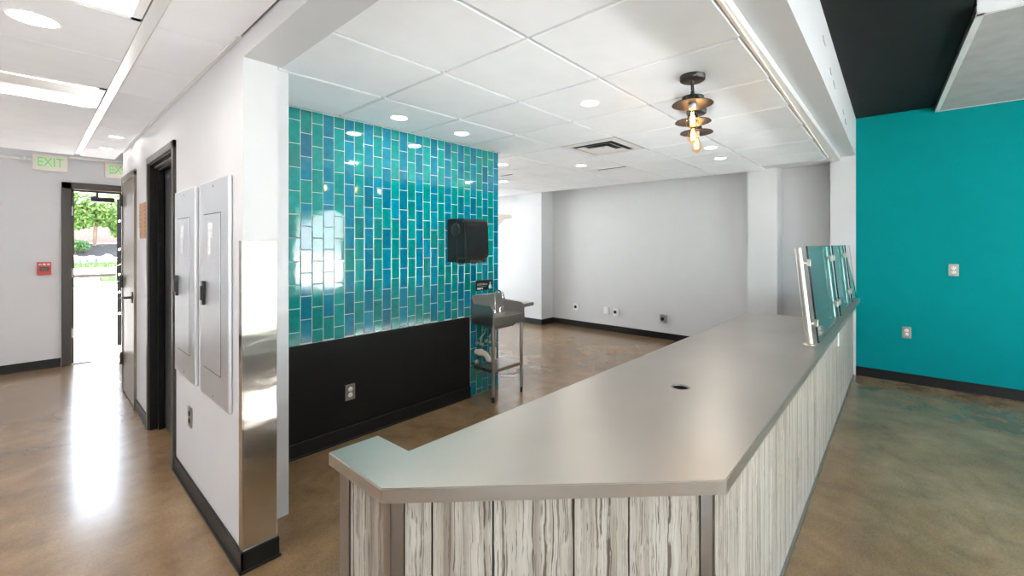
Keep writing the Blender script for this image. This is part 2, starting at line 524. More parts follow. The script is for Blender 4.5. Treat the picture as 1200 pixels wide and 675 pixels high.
# black ceiling over the customer side, white ceiling of the shop front behind the camera
b = MB(); b.box((-3.0, -0.325, 2.857), (3.59, 0.40, 2.93)); b.box((3.59, -0.36, 2.857), (XB, 0.40, 2.93)); struct(b.build('ceiling_black', M['black_ceiling']))
b = MB(); b.box((-3.0, -4.0, H - 0.1), (XB, -0.30, H)); b.box((-3.0, -0.336, 2.90), (3.585, -0.326, H)); struct(b.build('ceiling_front', M['ceiling_tile']))
b = MB(); b.box((-3.0, 0.40, 2.384), (0.62, 0.50, H)); struct(b.build('trim_hall_fascia', M['white']))
b = MB(); b.box((-3.15, -4.15, 3.32), (6.5, EY + 0.2, 3.42)); b.box((2.9, EY + 0.145, 2.60), (6.5, EY + 1.5, 2.70))  # unseen roof added to stop sun leaks; its overhang shades the back windows
for p, q in (((-3.15, -4.15, 2.6), (-3.1, EY + 0.2, 3.4)), ((6.46, -4.15, 0), (6.5, EY + 0.2, 3.4)), ((-3.15, EY + 0.145, 2.5), (6.5, EY + 0.2, 3.4)), ((-3.15, -4.15, 2.6), (6.5, -4.1, 3.4))): b.box(p, q)
struct(b.build('sun_block_roof', M['white']))

# shop-front side walls with their windows
def window_wall(name, horiz, fixed, t, lo, hi, opens, zs, zt):
    b = MB()
    def seg(p, q, z0, z1):
        if q - p < 0.001: return
        if horiz: b.box((p, fixed, z0), (q, fixed + t, z1))
        else: b.box((fixed, p, z0), (fixed + t, q, z1))
    cur = lo
    for p, q in opens:
        seg(cur, p, 0, H); seg(p, q, 0, zs); seg(p, q, zt, H); cur = q
    seg(cur, hi, 0, H)
    return struct(b.build(name, M['white']))
front_open = [(-0.1, 1.1), (1.2, 2.4), (2.5, 3.7), (3.8, 4.97)]
left_open = [(-3.7, -2.5)]
window_wall('wall_front', True, -4.1, 0.1, -3.1, 6.0, front_open, 0.06, 2.3)
window_wall('wall_left', False, -3.1, 0.1, -4.1, EY, left_open, 0.06, 2.3)
back_open = [(3.40, 4.30), (4.30, 5.20)]
for k, (p, q) in enumerate(front_open + left_open + back_open):
    fr = MB(); gl = MB()
    hor = k < len(front_open) or k >= len(front_open) + len(left_open)
    yb = EY + 0.02 if k >= len(front_open) + len(left_open) else -4.1
    def bx(m, u0, u1, z0, z1, d0, d1):
        if hor: m.box((u0, yb + d0, z0), (u1, yb + d1, z1))
        else: m.box((-3.1 + d0, u0, z0), (-3.1 + d1, u1, z1))
    for u0, u1, z0, z1 in ((p, p + 0.045, 0.06, 2.3), (q - 0.045, q, 0.06, 2.3), (p, q, 0.06, 0.12), (p, q, 2.24, 2.3)):
        bx(fr, u0, u1, z0, z1, 0.02, 0.08)
    w = struct(fr.build('window_%d' % (k + 1), M['bronze']))
    bx(gl, p + 0.045, q - 0.045, 0.12, 2.24, 0.046, 0.052)
    gl.build('pane', M['pane'], w)

# baseboards
def base(name, boxes, mat='rubber'):
    b = MB()
    for p, q in boxes: b.box(p, q, 0.003, 1)
    return struct(b.build(name, M[mat]))
base('baseboard_hall', [((0.606, 2.220, 0), (0.618, 3.60, 0.092)), ((0.606, 4.56, 0), (0.618, 5.14, 0.09)), ((0.606, 2.220, 0), (0.762, 2.232, 0.092)),
                        ((0.598, 2.212, 0), (0.768, 2.224, 0.012)), ((0.598, 2.212, 0), (0.61, 3.60, 0.012))])
base('baseboard_exit', [((-3.0, EY - 0.012, 0), (0.25, EY, 0.10))])
base('baseboard_middle', [((0.912, 3.124, 0), (2.727, 3.136, 0.103)), ((0.912, 3.115, 0), (2.727, 3.128, 0.012))])
base('baseboard_back', [((6.288, 1.50, 0), (6.30, 4.93, 0.10)), ((5.958, 4.918, 0), (5.97, 5.46, 0.10)), ((5.97, 4.918, 0), (6.30, 4.93, 0.10)), ((6.148, 5.46, 0), (6.16, EY, 0.10))])
base('baseboard_teal', [((XB - 0.012, -4.0, 0), (XB, 0.378, 0.102))])

# black wainscot and tile cladding on the middle wall
b = MB(); b.box((0.912, 3.136, 0), (2.727, 3.150, 0.765)); b.build('wainscot', M['black_paint'], wall_mid)
b = MB(); b.box((0.912, 3.146, 0.765), (2.727, 3.150, CEIL + 0.01)); b.box((2.727, 3.146, 0), (3.113, 3.150, CEIL + 0.01)); b.box((3.106, 3.146, 0), (3.113, 3.30, CEIL + 0.01))
b.build('grout_bed', M['grout'], wall_mid)
bm = bmesh.new()
lay = bm.loops.layers.float_color.new('glaze')
PX, PZ, G = 0.0765, 0.1615, 0.0018
rng = random.Random(11)
col = 0
xa = 2.05 - PX * 15
while xa < 3.10:
    x0, x1 = max(xa, 0.90) + G, min(xa + PX, 3.1135) - G
    zlo = 0.765 if xa + PX * 0.5 < 2.727 else 0.0
    z = 2.309 - 16 * PZ + (0.5 * PZ if col % 2 == 0 else 0)
    while z < CEIL:
        z0, z1 = max(z + G, zlo + G), min(z + PZ - G, CEIL + 0.004)
        blue = (col % 2 == 0)
        if z1 - z0 > 0.012 and x1 - x0 > 0.01:
            t = rng.random(); w = rng.uniform(0.78, 1.06)
            if rng.random() < 0.10: blue = not blue
            c = (0.0, 0.165 + 0.05 * t, 0.27 + 0.05 * t) if blue else (0.0, 0.22 + 0.04 * t, 0.212 + 0.04 * t)
            c = (c[0], c[1] * w, c[2] * w, 1)
            ax, az = rng.gauss(0, 0.0016), rng.gauss(0, 0.0016)
            e = 0.0035
            yf = lambda x, zz, dy: 3.143 + dy + ax * (x - (x0 + x1) / 2) + az * (zz - (z0 + z1) / 2)
            ringo = [bm.verts.new((x, 3.147, zz)) for x, zz in ((x0, z0), (x1, z0), (x1, z1), (x0, z1))]
            ring1 = [bm.verts.new((x, yf(x, zz, 0.0006), zz)) for x, zz in ((x0 + .001, z0 + .001), (x1 - .001, z0 + .001), (x1 - .001, z1 - .001), (x0 + .001, z1 - .001))]
            ring2 = [bm.verts.new((x, yf(x, zz, -0.0002), zz)) for x, zz in ((x0 + e, z0 + e), (x1 - e, z0 + e), (x1 - e, z1 - e), (x0 + e, z1 - e))]
            fs = [bm.faces.new(ring2)]
            for a_, b_ in ((ringo, ring1), (ring1, ring2)):
                for k in range(4):
                    fs.append(bm.faces.new((a_[k], a_[(k + 1) % 4], b_[(k + 1) % 4], b_[k])))
            for f in fs:
                f.smooth = False
                for l in f.loops: l[lay] = c
        z += PZ
    xa += PX; col += 1
bmesh.ops.recalc_face_normals(bm, faces=bm.faces)
me = bpy.data.meshes.new('tile_cladding'); bm.to_mesh(me); bm.free(); me.materials.append(M['tile'])
o = bpy.data.objects.new('tile_cladding', me); COL.objects.link(o); o.parent = wall_mid

# ------------------------------------------------------------------ doors
# exit doorway
b = MB()
for x0, x1 in ((0.254, 0.335), (1.24, 1.32)):
    b.box((x0, EY - 0.03, 0), (x1, EY + 0.15, 2.20), 0.004, 1)
b.box((0.254, EY - 0.03, 2.124), (1.32, EY + 0.15, 2.204), 0.004, 1)
b.box((0.335, EY + 0.05, 0), (0.36, EY + 0.15, 2.124)); b.box((0.335, EY + 0.05, 2.10), (1.24, EY + 0.15, 2.124))
d1 = struct(b.build('door_1', M['bronze']))
for z in (1.86, 1.11, 0.38):
    b = MB(); b.box((0.335, EY - 0.005, z - 0.055), (0.339, EY + 0.045, z + 0.055)); b.tube([(0.342, EY - 0.008, z - 0.055), (0.342, EY - 0.008, z + 0.055)], 0.006, 8)
    b.build('hinge', M['nickel'], d1)
b = MB(); b.box((0.30, EY - 0.02, 0.0), (1.27, EY + 0.16, 0.012), 0.004, 1); b.build('threshold', M['steel_trim'], d1)
cl = MB(); cl.box((0.50, EY + 0.06, 1.99), (0.72, EY + 0.11, 2.05), 0.01); cl.tube([(0.56, EY + 0.085, 2.05), (0.56, EY + 0.085, 2.10)], 0.012); cl.tube([(0.56, EY + 0.09, 2.06), (0.44, EY + 0.2, 2.03), (0.40, EY + 0.3, 1.98)], 0.012)
cl.build('door_closer', M['black_metal'], d1)
# dark leaf swung out into the lot
t = thing('open_door_leaf', 'black metal door leaf swung outward at the right side of the exit doorway', 'door', (1.20, EY + 0.17, 0.03), math.atan2(0.60, -0.37))
L = 0.72
b = MB(); b.box((0, -0.022, 0.0), (L, 0.022, 2.06), 0.004, 1); b.build('leaf', M['matte_black'], t)
for z in (0.45, 0.75, 1.0, 1.35, 1.75):
    b = MB(); b.lathe([(0, 0.012), (0.014, 0.010), (0.018, 0)], n=10, mtx=Matrix.Translation((L - 0.05, 0.022, z)) @ Matrix.Rotation(-PI / 2, 4, 'X')); b.build('bolt_head', M['nickel'], t)
b = MB(); b.tube([(L - 0.07, 0.02, 0.9), (L - 0.07, 0.07, 0.92), (L - 0.07, 0.07, 1.12), (L - 0.07, 0.02, 1.14)], 0.011, 8); b.build('pull_handle', M['black_metal'], t)

# bronze door in the hall wall
b = MB()
for p, q in (((0.600, 5.155, 0), (0.625, 5.20, 2.115)), ((0.600, 5.90, 0), (0.625, 5.945, 2.115)), ((0.600, 5.155, 2.07), (0.625, 5.945, 2.125))):
    b.box(p, q, 0.003, 1)
d2 = struct(b.build('door_2', M['bronze_door']))
b = MB(); b.box((0.606, 5.203, 0.012), (0.624, 5.897, 2.067), 0.002, 1); b.build('leaf', M['bronze_door'], d2)
for z in (1.89, 1.09, 0.33):
    b = MB(); b.tube([(0.592, 5.90, z - 0.06), (0.592, 5.90, z + 0.06)], 0.010, 10); b.box((0.594, 5.87, z - 0.055), (0.602, 5.93, z + 0.055)); b.build('hinge', M['black_metal'], d2)
b = MB(); b.lathe([(0, 0.012), (0.028, 0.010), (0.03, 0)], n=16, mtx=Matrix.Translation((0.606, 5.27, 0.98)) @ Matrix.Rotation(-PI / 2, 4, 'Y'))
b.tube([(0.604, 5.27, 0.98), (0.555, 5.27, 0.98), (0.548, 5.29, 0.98), (0.548, 5.39, 0.975)], 0.011, 10); b.box((0.597, 5.24, 0.93), (0.606, 5.30, 1.03), 0.004)
b.build('lever_handle', M['black_metal'], d2)

# dark doorway in the hall wall
b = MB()
b.box((0.600, 3.575, 0), (0.622, 3.622, 2.135), 0.003, 1); b.box((0.600, 4.498, 0), (0.622, 4.545, 2.135), 0.003, 1); b.box((0.600, 3.575, 2.085), (0.622, 4.545, 2.135), 0.003, 1)
d3 = struct(b.build('door_3', M['bronze']))
b = MB(); b.box((0.612, 3.618, 0), (0.755, 3.64, 2.09)); b.box((0.612, 4.48, 0), (0.755, 4.502, 2.09)); b.box((0.612, 3.62, 2.07), (0.755, 4.50, 2.092)); b.box((0.66, 4.44, 0), (0.69, 4.48, 2.07)); b.box((0.66, 3.64, 2.035), (0.69, 4.48, 2.07))
b.build('jamb', M['jamb'], d3)
b = MB(); b.box((0.700, 3.64, 0.008), (0.742, 4.48, 2.07), 0.002, 1); b.build('leaf', M['dark_leaf'], d3)
b = MB(); b.box((0.692, 3.72, 1.42), (0.702, 3.75, 1.56), 0.003); b.build('latch_plate', M['black_metal'], d3)
b = MB(); b.box((0.64, 3.64, 2.052), (0.66, 4.48, 2.068)); b.build('weather_strip', M['steel'], d3)

# ------------------------------------------------------------------ service counter
ZT = 0.860
t = thing('service_counter', 'long service counter base clad in whitewashed veined panels with steel corner trims', 'counter', (0, 0, 0))
P1, P2 = Vector((0.595, 0.985)), Vector((1.232, 0.402))
b = MB(); b.prism([(0.62, 1.0), (1.245, 0.424), (5.945, 0.424), (5.945, 0.53), (4.09, 0.53), (4.09, 0.445), (1.27, 0.445), (0.64, 1.02), (0.64, 1.24), (0.62, 1.24)], 0.0, 0.822); b.build('carcass', M['black_metal'], t)
b = MB(); b.box((0.70, 1.03, 0.0), (4.09, 1.05, 0.822)); b.box((0.64, 1.22, 0), (0.70, 1.24, 0.822)); b.box((0.68, 1.05, 0), (0.70, 1.24, 0.822)); b.box((4.07, 0.53, 0), (4.09, 1.03, 0.822)); b.build('back_panel', M['steel'], t)
d = (P2 - P1).normalized(); nrm = Vector((-d.y, d.x)); nrm = nrm if nrm.dot(Vector((-1, -1))) > 0 else -nrm
LEN = (P2 - P1).length
# boards of the angled front, gaps at the photo's joints
def seam(u):
    r = (u - CX) / F_PX
    c, s = math.cos(TH), math.sin(TH)
    dx, dy = c + r * s, s - r * c
    den = dx * d.y - dy * d.x
    k = (P1.x * d.y - P1.y * d.x) / den
    return (Vector((dx, dy)) * k - P1).dot(d)
seams = [seam(u) for u in (473.4, 506.2, 577.8, 672.3, 737.0, 820.5)]
b = MB()
R = Matrix.Translation((P1.x, P1.y, 0)) @ Matrix.Rotation(math.atan2(d.y, d.x), 4, 'Z')
for s0, s1 in zip(seams, seams[1:]):
    b.box((s0 + 0.0022, 0.0, 0.012), (s1 - 0.0022, 0.018, 0.822), 0.0012, 1, mtx=R)
b.build('front_panel', M['veneer'], t)
b = MB(); y = 1.018
for q in (1.085, 1.135, 1.20):
    b.box((0.595, y + 0.0015, 0.012), (0.613, q - 0.0015, 0.822), 0.0012, 1); y = q
b.build('end_panel', M['veneer'], t)
b = MB(); x = P2.x + 0.022; rng = random.Random(3)
while x < 5.94:
    q = min(x + rng.choice((0.10, 0.14, 0.19, 0.24)), 5.945)
    b.box((x + 0.001, 0.402, 0.012), (q - 0.001, 0.420, 0.822), 0.001, 1); x = q
b.build('side_panel', M['veneer'], t)
def corner_trim(c, d0, l0, d1, l1, tag_):
    b = MB()
    for dv, l in ((d0, l0), (d1, l1)):
        dv = Vector(dv).normalized(); n2 = Vector((dv.y, -dv.x))
        if n2.dot(Vector(c) - Vector((2.0, 1.6))) < 0: n2 = -n2
        p = Vector(c); q = p + dv * l; o2 = n2 * 0.003; i2 = n2 * -0.012
        b.prism([tuple(p + o2), tuple(q + o2), tuple(q + i2), tuple(p + i2)], 0.0, 0.822)
    return b.build('corner_trim', M['steel_trim'], t)
corner_trim(P1, d, seams[0], (0, 1), 0.033, 0)
corner_trim(P2, -d, LEN - seams[-1], (1, 0), 0.022, 0)
corner_trim((0.595, 1.252), (0, -1), 0.048, (1, 0), 0.03, 0)
b = MB(); b.box((P2.x + 0.02, 0.392, 0), (5.945, 0.402, 0.014), 0.002, 1); b.build('floor_trim', M['steel'], t)
b = MB(); b.box((4.40, 0.394, 0.60), (4.43, 0.402, 0.76), 0.004); b.build('cover_strip', M['label_paper'], t)

# worktop with its cable hole
pts = [(0.560, 1.260), (0.559, 0.973), (1.148, 0.338), (5.948, 0.338), (5.948, 0.56), (4.13, 0.56), (4.10, 1.024), (2.955, 1.042), (0.716, 1.091), (0.711, 1.253)]
tb = bmesh.new()
ov = [tb.verts.new((x, y, ZT)) for x, y in pts]
hv = [tb.verts.new((1.771 + 0.036 * math.cos(2 * PI * k / 28), 0.706 + 0.036 * math.sin(2 * PI * k / 28), ZT)) for k in range(28)]
ed = [tb.edges.new((l[k], l[(k + 1) % len(l)])) for l in (ov, hv) for k in range(len(l))]
bmesh.ops.triangle_fill(tb, use_beauty=True, use_dissolve=False, edges=ed)
ex = bmesh.ops.extrude_face_region(tb, geom=list(tb.faces))
for v in ex['geom']:
    if isinstance(v, bmesh.types.BMVert): v.co.z = ZT - 0.038
bmesh.ops.recalc_face_normals(tb, faces=tb.faces)
hole = set()
be = []
for e in tb.edges:
    if len(e.link_faces) == 2 and e.calc_face_angle() > 0.5:
        m_ = (e.verts[0].co + e.verts[1].co) / 2
        if (m_.xy - Vector((1.771, 0.706))).length > 0.06: be.append(e)
bmesh.ops.bevel(tb, geom=be, offset=0.0025, segments=2, affect='EDGES')
me = bpy.data.meshes.new('countertop'); tb.to_mesh(me); tb.free(); me.materials.append(M['steel_counter'])
top = bpy.data.objects.new('countertop', me); COL.objects.link(top)
tag(top, 'brushed stainless steel countertop with an angled front corner and a round cable hole', 'countertop')
b = MB(); b.lathe([(0.031, -0.03), (0.036, -0.03), (0.036, 0.0), (0.040, 0.0012), (0.036, 0.002), (0.032, 0.0), (0.031, -0.03)], (1.771, 0.706, ZT), 28); b.build('grommet', M['steel_trim'], top)
b = MB(); b.lathe([(0, -0.033), (0.030, -0.033), (0.0305, -0.004)], (1.771, 0.706, ZT), 28); b.build('dark_hole_cup', M['black_plastic'], top)  # black cup stands in for the darkness inside the hole

# sneeze guard
t = thing('sneeze_guard', 'tinted glass sneeze guard on leaning round steel posts at the far edge of the counter', 'sneeze guard', (3.012, 0.412, ZT))
lean = 0.060; HP = 0.575
px = [0.0, 1.217, 2.306]
t.location.z += 0.001
for x in px:
    b = MB(); b.tube([(x, lean * 0.005 / HP, 0.005), (x, lean, HP)], 0.0195, 20); b.build('post', M['nickel'], t)
    b = MB(); b.lathe([(0, 0.010), (0.022, 0.010), (0.034, 0.006), (0.036, 0)], (x, 0, 0), 24); b.build('base_flange', M['nickel'], t)
for x0, x1 in ((0.045, 1.13), (1.304, 2.20), (2.392, 2.90)):
    tb = MB()
    k = lean / HP
    vs = []
    for yo in (-0.043, -0.033):
        for xx, zz in ((x0, 0.006), (x1, 0.006), (x1, HP + 0.012), (x0, HP + 0.012)):
            vs.append((xx, yo + k * zz, zz))
    tb._add(vs, [(0, 1, 2, 3), (7, 6, 5, 4)])
    g = tb.build('glass_panel', M['guard_glass'], t, recalc=False)
    e = MB(); e._add(vs, [(1, 0, 4, 5), (2, 1, 5, 6), (3, 2, 6, 7), (0, 3, 7, 4)]); e.build('edge', M['guard_edge'], g, recalc=False)
for x in px:
    for s in (-1, 1):
        if x == 0 and s < 0: continue
        for zz in (0.125, 0.485):
            y = lean / HP * zz
            b = MB(); b.tube([(x, y, zz), (x + s * 0.04, y - 0.03, zz)], 0.008, 10)
            b.box((x + s * 0.030, y - 0.052, zz - 0.022), (x + s * (0.068 if x == 0 else 0.105), y - 0.026, zz + 0.022), 0.004, 2)
            b.build('clamp', M['nickel'], t)

# ------------------------------------------------------------------ hall wall fittings
def electric_panel(loc, label):
    w, h = 0.508, 1.115
    t = thing('electrical_panel', label, 'electrical panel', loc, FACE_NEG_X, 'electrical panels on the hall wall')
    b = MB(); b.box((-w / 2, -0.016, 0), (w / 2, 0, h), 0.003, 1); b.build('cover', M['steel_panel'], t)
    x0, x1, z0, z1 = -w / 2 + 0.085, w / 2 - 0.125, 0.15, h - 0.17
    b = MB()
    for p, q in (((x0 - .004, 0, z0 - .004), (x0, 0, z1 + .004)), ((x1, 0, z0 - .004), (x1 + .004, 0, z1 + .004)), ((x0, 0, z0 - .004), (x1, 0, z0)), ((x0, 0, z1), (x1, 0, z1 + .004))):
        b.box((p[0], -0.0168, p[2]), (q[0], -0.012, q[2]))
    b.build('door_gap', M['black_metal'], t)
    b = MB(); b.box((x0 + .001, -0.019, z0 + .001), (x1 - .001, -0.014, z1 - .001), 0.0008, 1); dd = b.build('door', M['steel_panel'], t)
    b = MB(); b.box((x0 + 0.012, -0.034, 0.475), (x0 + 0.045, -0.020, 0.60), 0.004); b.box((x0 + 0.02, -0.040, 0.50), (x0 + 0.037, -0.032, 0.575), 0.003); b.build('latch', M['black_plastic'], dd)
    b = MB()
    for r_ in range(4):
        b.box((x0 + 0.085, -0.0196, z1 - 0.08 - 0.042 * r_), (x0 + 0.135 + (0.03 if r_ < 2 else 0), -0.0185, z1 - 0.045 - 0.042 * r_))
    b.build('sticker', M['label_paper'], dd)
    for sx in (-1, 1):
        for zz in (0.03, h - 0.03):
            b = MB(); b.lathe([(0, 0.003), (0.006, 0.002), (0.007, 0)], n=10, mtx=Matrix.Translation((0.0, -0.016, zz)) @ Matrix.Rotation(PI / 2, 4, 'X'))
            if sx > 0: b.build('screw', M['steel_trim'], t)
            else: b.bm.free()
    return t
electric_panel((0.6165, 2.638, 0.668), 'steel electrical panel nearest the corner guard on the hall wall')
electric_panel((0.6165, 3.262, 0.668), 'steel electrical panel nearest the dark doorway on the hall wall')

b = MB(); b.box((0.616, 2.226, 0.098), (0.752, 2.232, 1.478), 0.002, 1); b.box((0.611, 2.226, 0.098), (0.618, 2.27, 1.478), 0.001, 1)
tag(b.build('corner_guard', M['steel_guard']), 'tall stainless steel corner guard sheet on the white wall end', 'corner guard')

t = thing('wall_sign', 'narrow orange-brown plaque between the two hall doors', 'sign', (0.618, 4.765, 1.505), FACE_NEG_X)
b = MB(); b.box((-0.145, -0.012, 0), (0.145, 0, 0.295), 0.004, 2); b.build('board', M['tan_board'], t)
board = t.children[0]
for k in range(8):
    for xx in (-0.12, 0.115):
        b = MB(); b.lathe([(0, 0.003), (0.004, 0.002), (0.006, 0)], n=8, mtx=Matrix.Translation((xx, -0.012, 0.03 + k * 0.033)) @ Matrix.Rotation(PI / 2, 4, 'X')); b.build('stud', M['black_metal'], board)
    if k % 2 == 0:
        b = MB(); b.lathe([(0, 0.003), (0.004, 0.002), (0.006, 0)], n=8, mtx=Matrix.Translation((-0.05, -0.012, 0.045 + k * 0.028)) @ Matrix.Rotation(PI / 2, 4, 'X')); b.build('stud', M['black_metal'], board)
b = MB(); b.box((0.613, 4.985, 1.50), (0.618, 5.01, 1.60), 0.001, 1); tag(b.build('wall_plate', M['label_paper']), 'small white plate between the bronze door and the orange-brown plaque', 'plate')

# ------------------------------------------------------------------ outlets
def outlet(loc, rz, label, plate='steel_plate', face='white_plastic', kind='duplex', w=0.074, h=0.118, depth=0.008):
    t = thing('wall_outlet', label, 'outlet', loc, rz, None)
    b = MB(); b.box((-w / 2, -depth, -h / 2), (w / 2, 0, h / 2), 0.003, 2); b.build('cover_plate', M[plate], t)
    if kind == 'duplex':
        for zz in (-0.021, 0.021):
            b = MB(); b.lathe([(0, 0.004), (0.0155, 0.0035), (0.017, 0)], n=18, mtx=Matrix.Translation((0, -depth, zz)) @ Matrix.Rotation(PI / 2, 4, 'X'))
            r_ = b.build('receptacle', M[face], t)
            s = MB()
            for dx in (-0.006, 0.006): s.box((dx - 0.0012, -depth - 0.0048, zz - 0.001), (dx + 0.0012, -depth - 0.003, zz + 0.009))
            s.tube([(0, -depth - 0.003, zz - 0.008), (0, -depth - 0.0048, zz - 0.008)], 0.002, 8)
            s.build('slots', M['black_plastic'], r_)
    elif kind == 'round':
        b = MB(); b.lathe([(0, 0.008), (0.020, 0.008), (0.026, 0.006), (0.028, 0)], n=24, mtx=Matrix.Translation((-0.006, -depth, 0)) @ Matrix.Rotation(PI / 2, 4, 'X'))
        b.build('receptacle', M['black_plastic'], t)
    else:
        b = MB(); b.box((-0.018, -depth - 0.004, -0.034), (0.018, -depth, 0.034), 0.003); b.box((-0.004, -depth - 0.008, -0.006), (0.004, -depth, 0.006)); b.build('receptacle', M['grey_print'] if kind == 'grey' else M[face], t)
    return t
outlet((0.618, 3.185, 0.445), FACE_NEG_X, 'steel outlet low on the white hall wall below the electrical panels', face='black_plastic')
outlet((1.552, 3.136, 0.356), 0, 'steel duplex outlet on the black wainscot under the teal tiles')
outlet((6.30, 4.39, 0.345), FACE_NEG_X, 'outlet box on the white back wall, nearest the left pier', 'white_plastic', kind='round', w=0.10, h=0.115, depth=0.03)
outlet((6.30, 3.775, 0.345), FACE_NEG_X, 'plain white outlet box on the back wall, left one of the close pair', 'white_plastic', kind='flat', w=0.085, h=0.115, depth=0.03)
outlet((6.30, 3.585, 0.335), FACE_NEG_X, 'black-socketed outlet box on the back wall, right one of the close pair', 'white_plastic', kind='round', w=0.085, h=0.115, depth=0.045)
outlet((6.30, 2.766, 0.315), FACE_NEG_X, 'outlet box on the back wall nearest the counter, with black round socket', 'steel', kind='round', w=0.095, h=0.12, depth=0.045)
outlet((XB, -0.405, 1.200), FACE_NEG_X, 'upper steel duplex outlet on the teal painted wall')
outlet((XB, -0.050, 0.530), FACE_NEG_X, 'lower steel duplex outlet on the teal painted wall')

# ------------------------------------------------------------------ towel dispenser, sign, sink
t = thing('towel_dispenser', 'black paper towel dispenser mounted on the teal tile wall above the sink', 'towel dispenser', (2.60, 3.142, 1.283))
W, D, HH = 0.285, 0.262, 0.405
b = MB(); b.box((-W / 2, -0.13, 0.012), (W / 2, 0, HH), 0.012, 3); b.build('back_case', M['black_plastic'], t)
prof = [(-0.12, 0.055), (-D + 0.018, 0.05), (-D + 0.004, 0.07), (-D, 0.12), (-D + 0.008, HH - 0.07), (-D + 0.022, HH - 0.028), (-D + 0.06, HH - 0.004), (-0.12, HH - 0.001)]
tb = bmesh.new()
va = [tb.verts.new((-W / 2 + 0.003, y, z)) for y, z in prof]; vb = [tb.verts.new((W / 2 - 0.003, y, z)) for y, z in prof]
tb.faces.new(va); tb.faces.new(vb[::-1])
for k in range(len(prof)):
    tb.faces.new((va[k], vb[k], vb[(k + 1) % len(prof)], va[(k + 1) % len(prof)]))
bmesh.ops.recalc_face_normals(tb, faces=tb.faces)
bmesh.ops.bevel(tb, geom=[e for e in tb.edges if abs(e.verts[0].co.x - e.verts[1].co.x) < 1e-5], offset=0.012, segments=3, affect='EDGES')
m = MB(); m.merge(tb, smooth=False); m.build('front_cover', M['black_plastic'], t)
b = MB(); b.box((-W / 2 + 0.02, -D + 0.03, 0.006), (W / 2 - 0.02, -0.10, 0.05), 0.008, 2); b.build('towel_mouth', M['black_plastic'], t)
b = MB(); b.box((-0.07, -D + 0.012, 0.012), (0.07, -D + 0.045, 0.032), 0.006, 2); b.build('push_lever', M['black_metal'], t)
b = MB(); b.lathe([(0, 0.010), (0.045, 0.008), (0.058, 0.003), (0.060, 0)], n=28, mtx=Matrix.Translation((-W / 2, -0.125, HH - 0.10)) @ Matrix.Rotation(-PI / 2, 4, 'Y')); b.build('roll_knob', M['black_metal'], t)

t = thing('soap_sign', 'small black sign with a soap bottle picture on the tiles over the sink', 'sign', (2.915, 3.1425, 1.003))
b = MB(); b.box((-0.112, -0.005, 0), (0.112, 0, 0.102), 0.002, 1); b.build('plate', M['black_plastic'], t)
b = MB(); rs = random.Random(5); x = -0.095
while x < 0.035:
    h_ = rs.uniform(0.010, 0.022); b.tube([(x, -0.0055, 0.052), (x + 0.003, -0.0055, 0.052 + h_), (x + 0.007, -0.0055, 0.052)], 0.0016, 5); x += 0.009
x = -0.095
while x < 0.02:
    w_ = rs.uniform(0.006, 0.014); b.box((x, -0.0058, 0.036), (x + w_, -0.005, 0.040)); x += w_ + 0.004
b.build('lettering', M['grey_print'], t)
b = MB(); b.box((-0.095, -0.0058, 0.014), (-0.045, -0.005, 0.025)); b.box((-0.036, -0.0058, 0.015), (-0.022, -0.005, 0.024)); b.build('white_bar', M['label_paper'], t)
b = MB(); b.prism([(0.058, 0.012), (0.094, 0.012), (0.096, 0.035), (0.088, 0.052), (0.080, 0.056), (0.080, 0.068), (0.090, 0.070), (0.090, 0.076), (0.068, 0.076), (0.068, 0.070), (0.073, 0.068), (0.073, 0.056), (0.064, 0.052), (0.056, 0.035)], 0.005, 0.0062, mtx=Matrix.Rotation(PI / 2, 4, 'X')); b.build('bottle_print', M['icon'], t)

SX0, SX1, SY0, SY1 = 2.745, 3.175, 2.840, 3.136     # sink plan
cxs, cys = (SX0 + SX1) / 2, (SY0 + SY1) / 2
t = thing('hand_sink', 'stainless steel hand sink with side splashes on legs against the tile wall', 'sink', (cxs, SY1, 0))
hw, dp = (SX1 - SX0) / 2, SY1 - SY0
def yz_plate(m, x0, x1, pts):
    tb = bmesh.new()
    a = [tb.verts.new((x0, y, z)) for y, z in pts]; c = [tb.verts.new((x1, y, z)) for y, z in pts]
    tb.faces.new(a); tb.faces.new(c[::-1])
    for k in range(len(pts)):
        tb.faces.new((a[k], c[k], c[(k + 1) % len(pts)], a[(k + 1) % len(pts)]))
    bmesh.ops.recalc_face_normals(tb, faces=tb.faces)
    m.merge(tb)
spl = [(0, 0.705), (-dp, 0.700), (-dp, 0.77), (-dp, 0.835)] + [(-dp + 0.05 - 0.05 * math.cos(a), 0.835 + 0.05 * math.sin(a)) for a in (0.3, 0.7, 1.1, 1.5)] + [(-0.035, 0.892), (-0.006, 0.955), (0, 0.955)]
for s in (-1, 1):
    b = MB(); yz_plate(b, s * hw, s * (hw - 0.006), spl); b.build('side_splash', M['steel'], t)
b = MB(); b.box((-hw, -0.012, 0.70), (hw, 0, 0.965), 0.003, 1); b.build('backsplash', M['steel'], t)
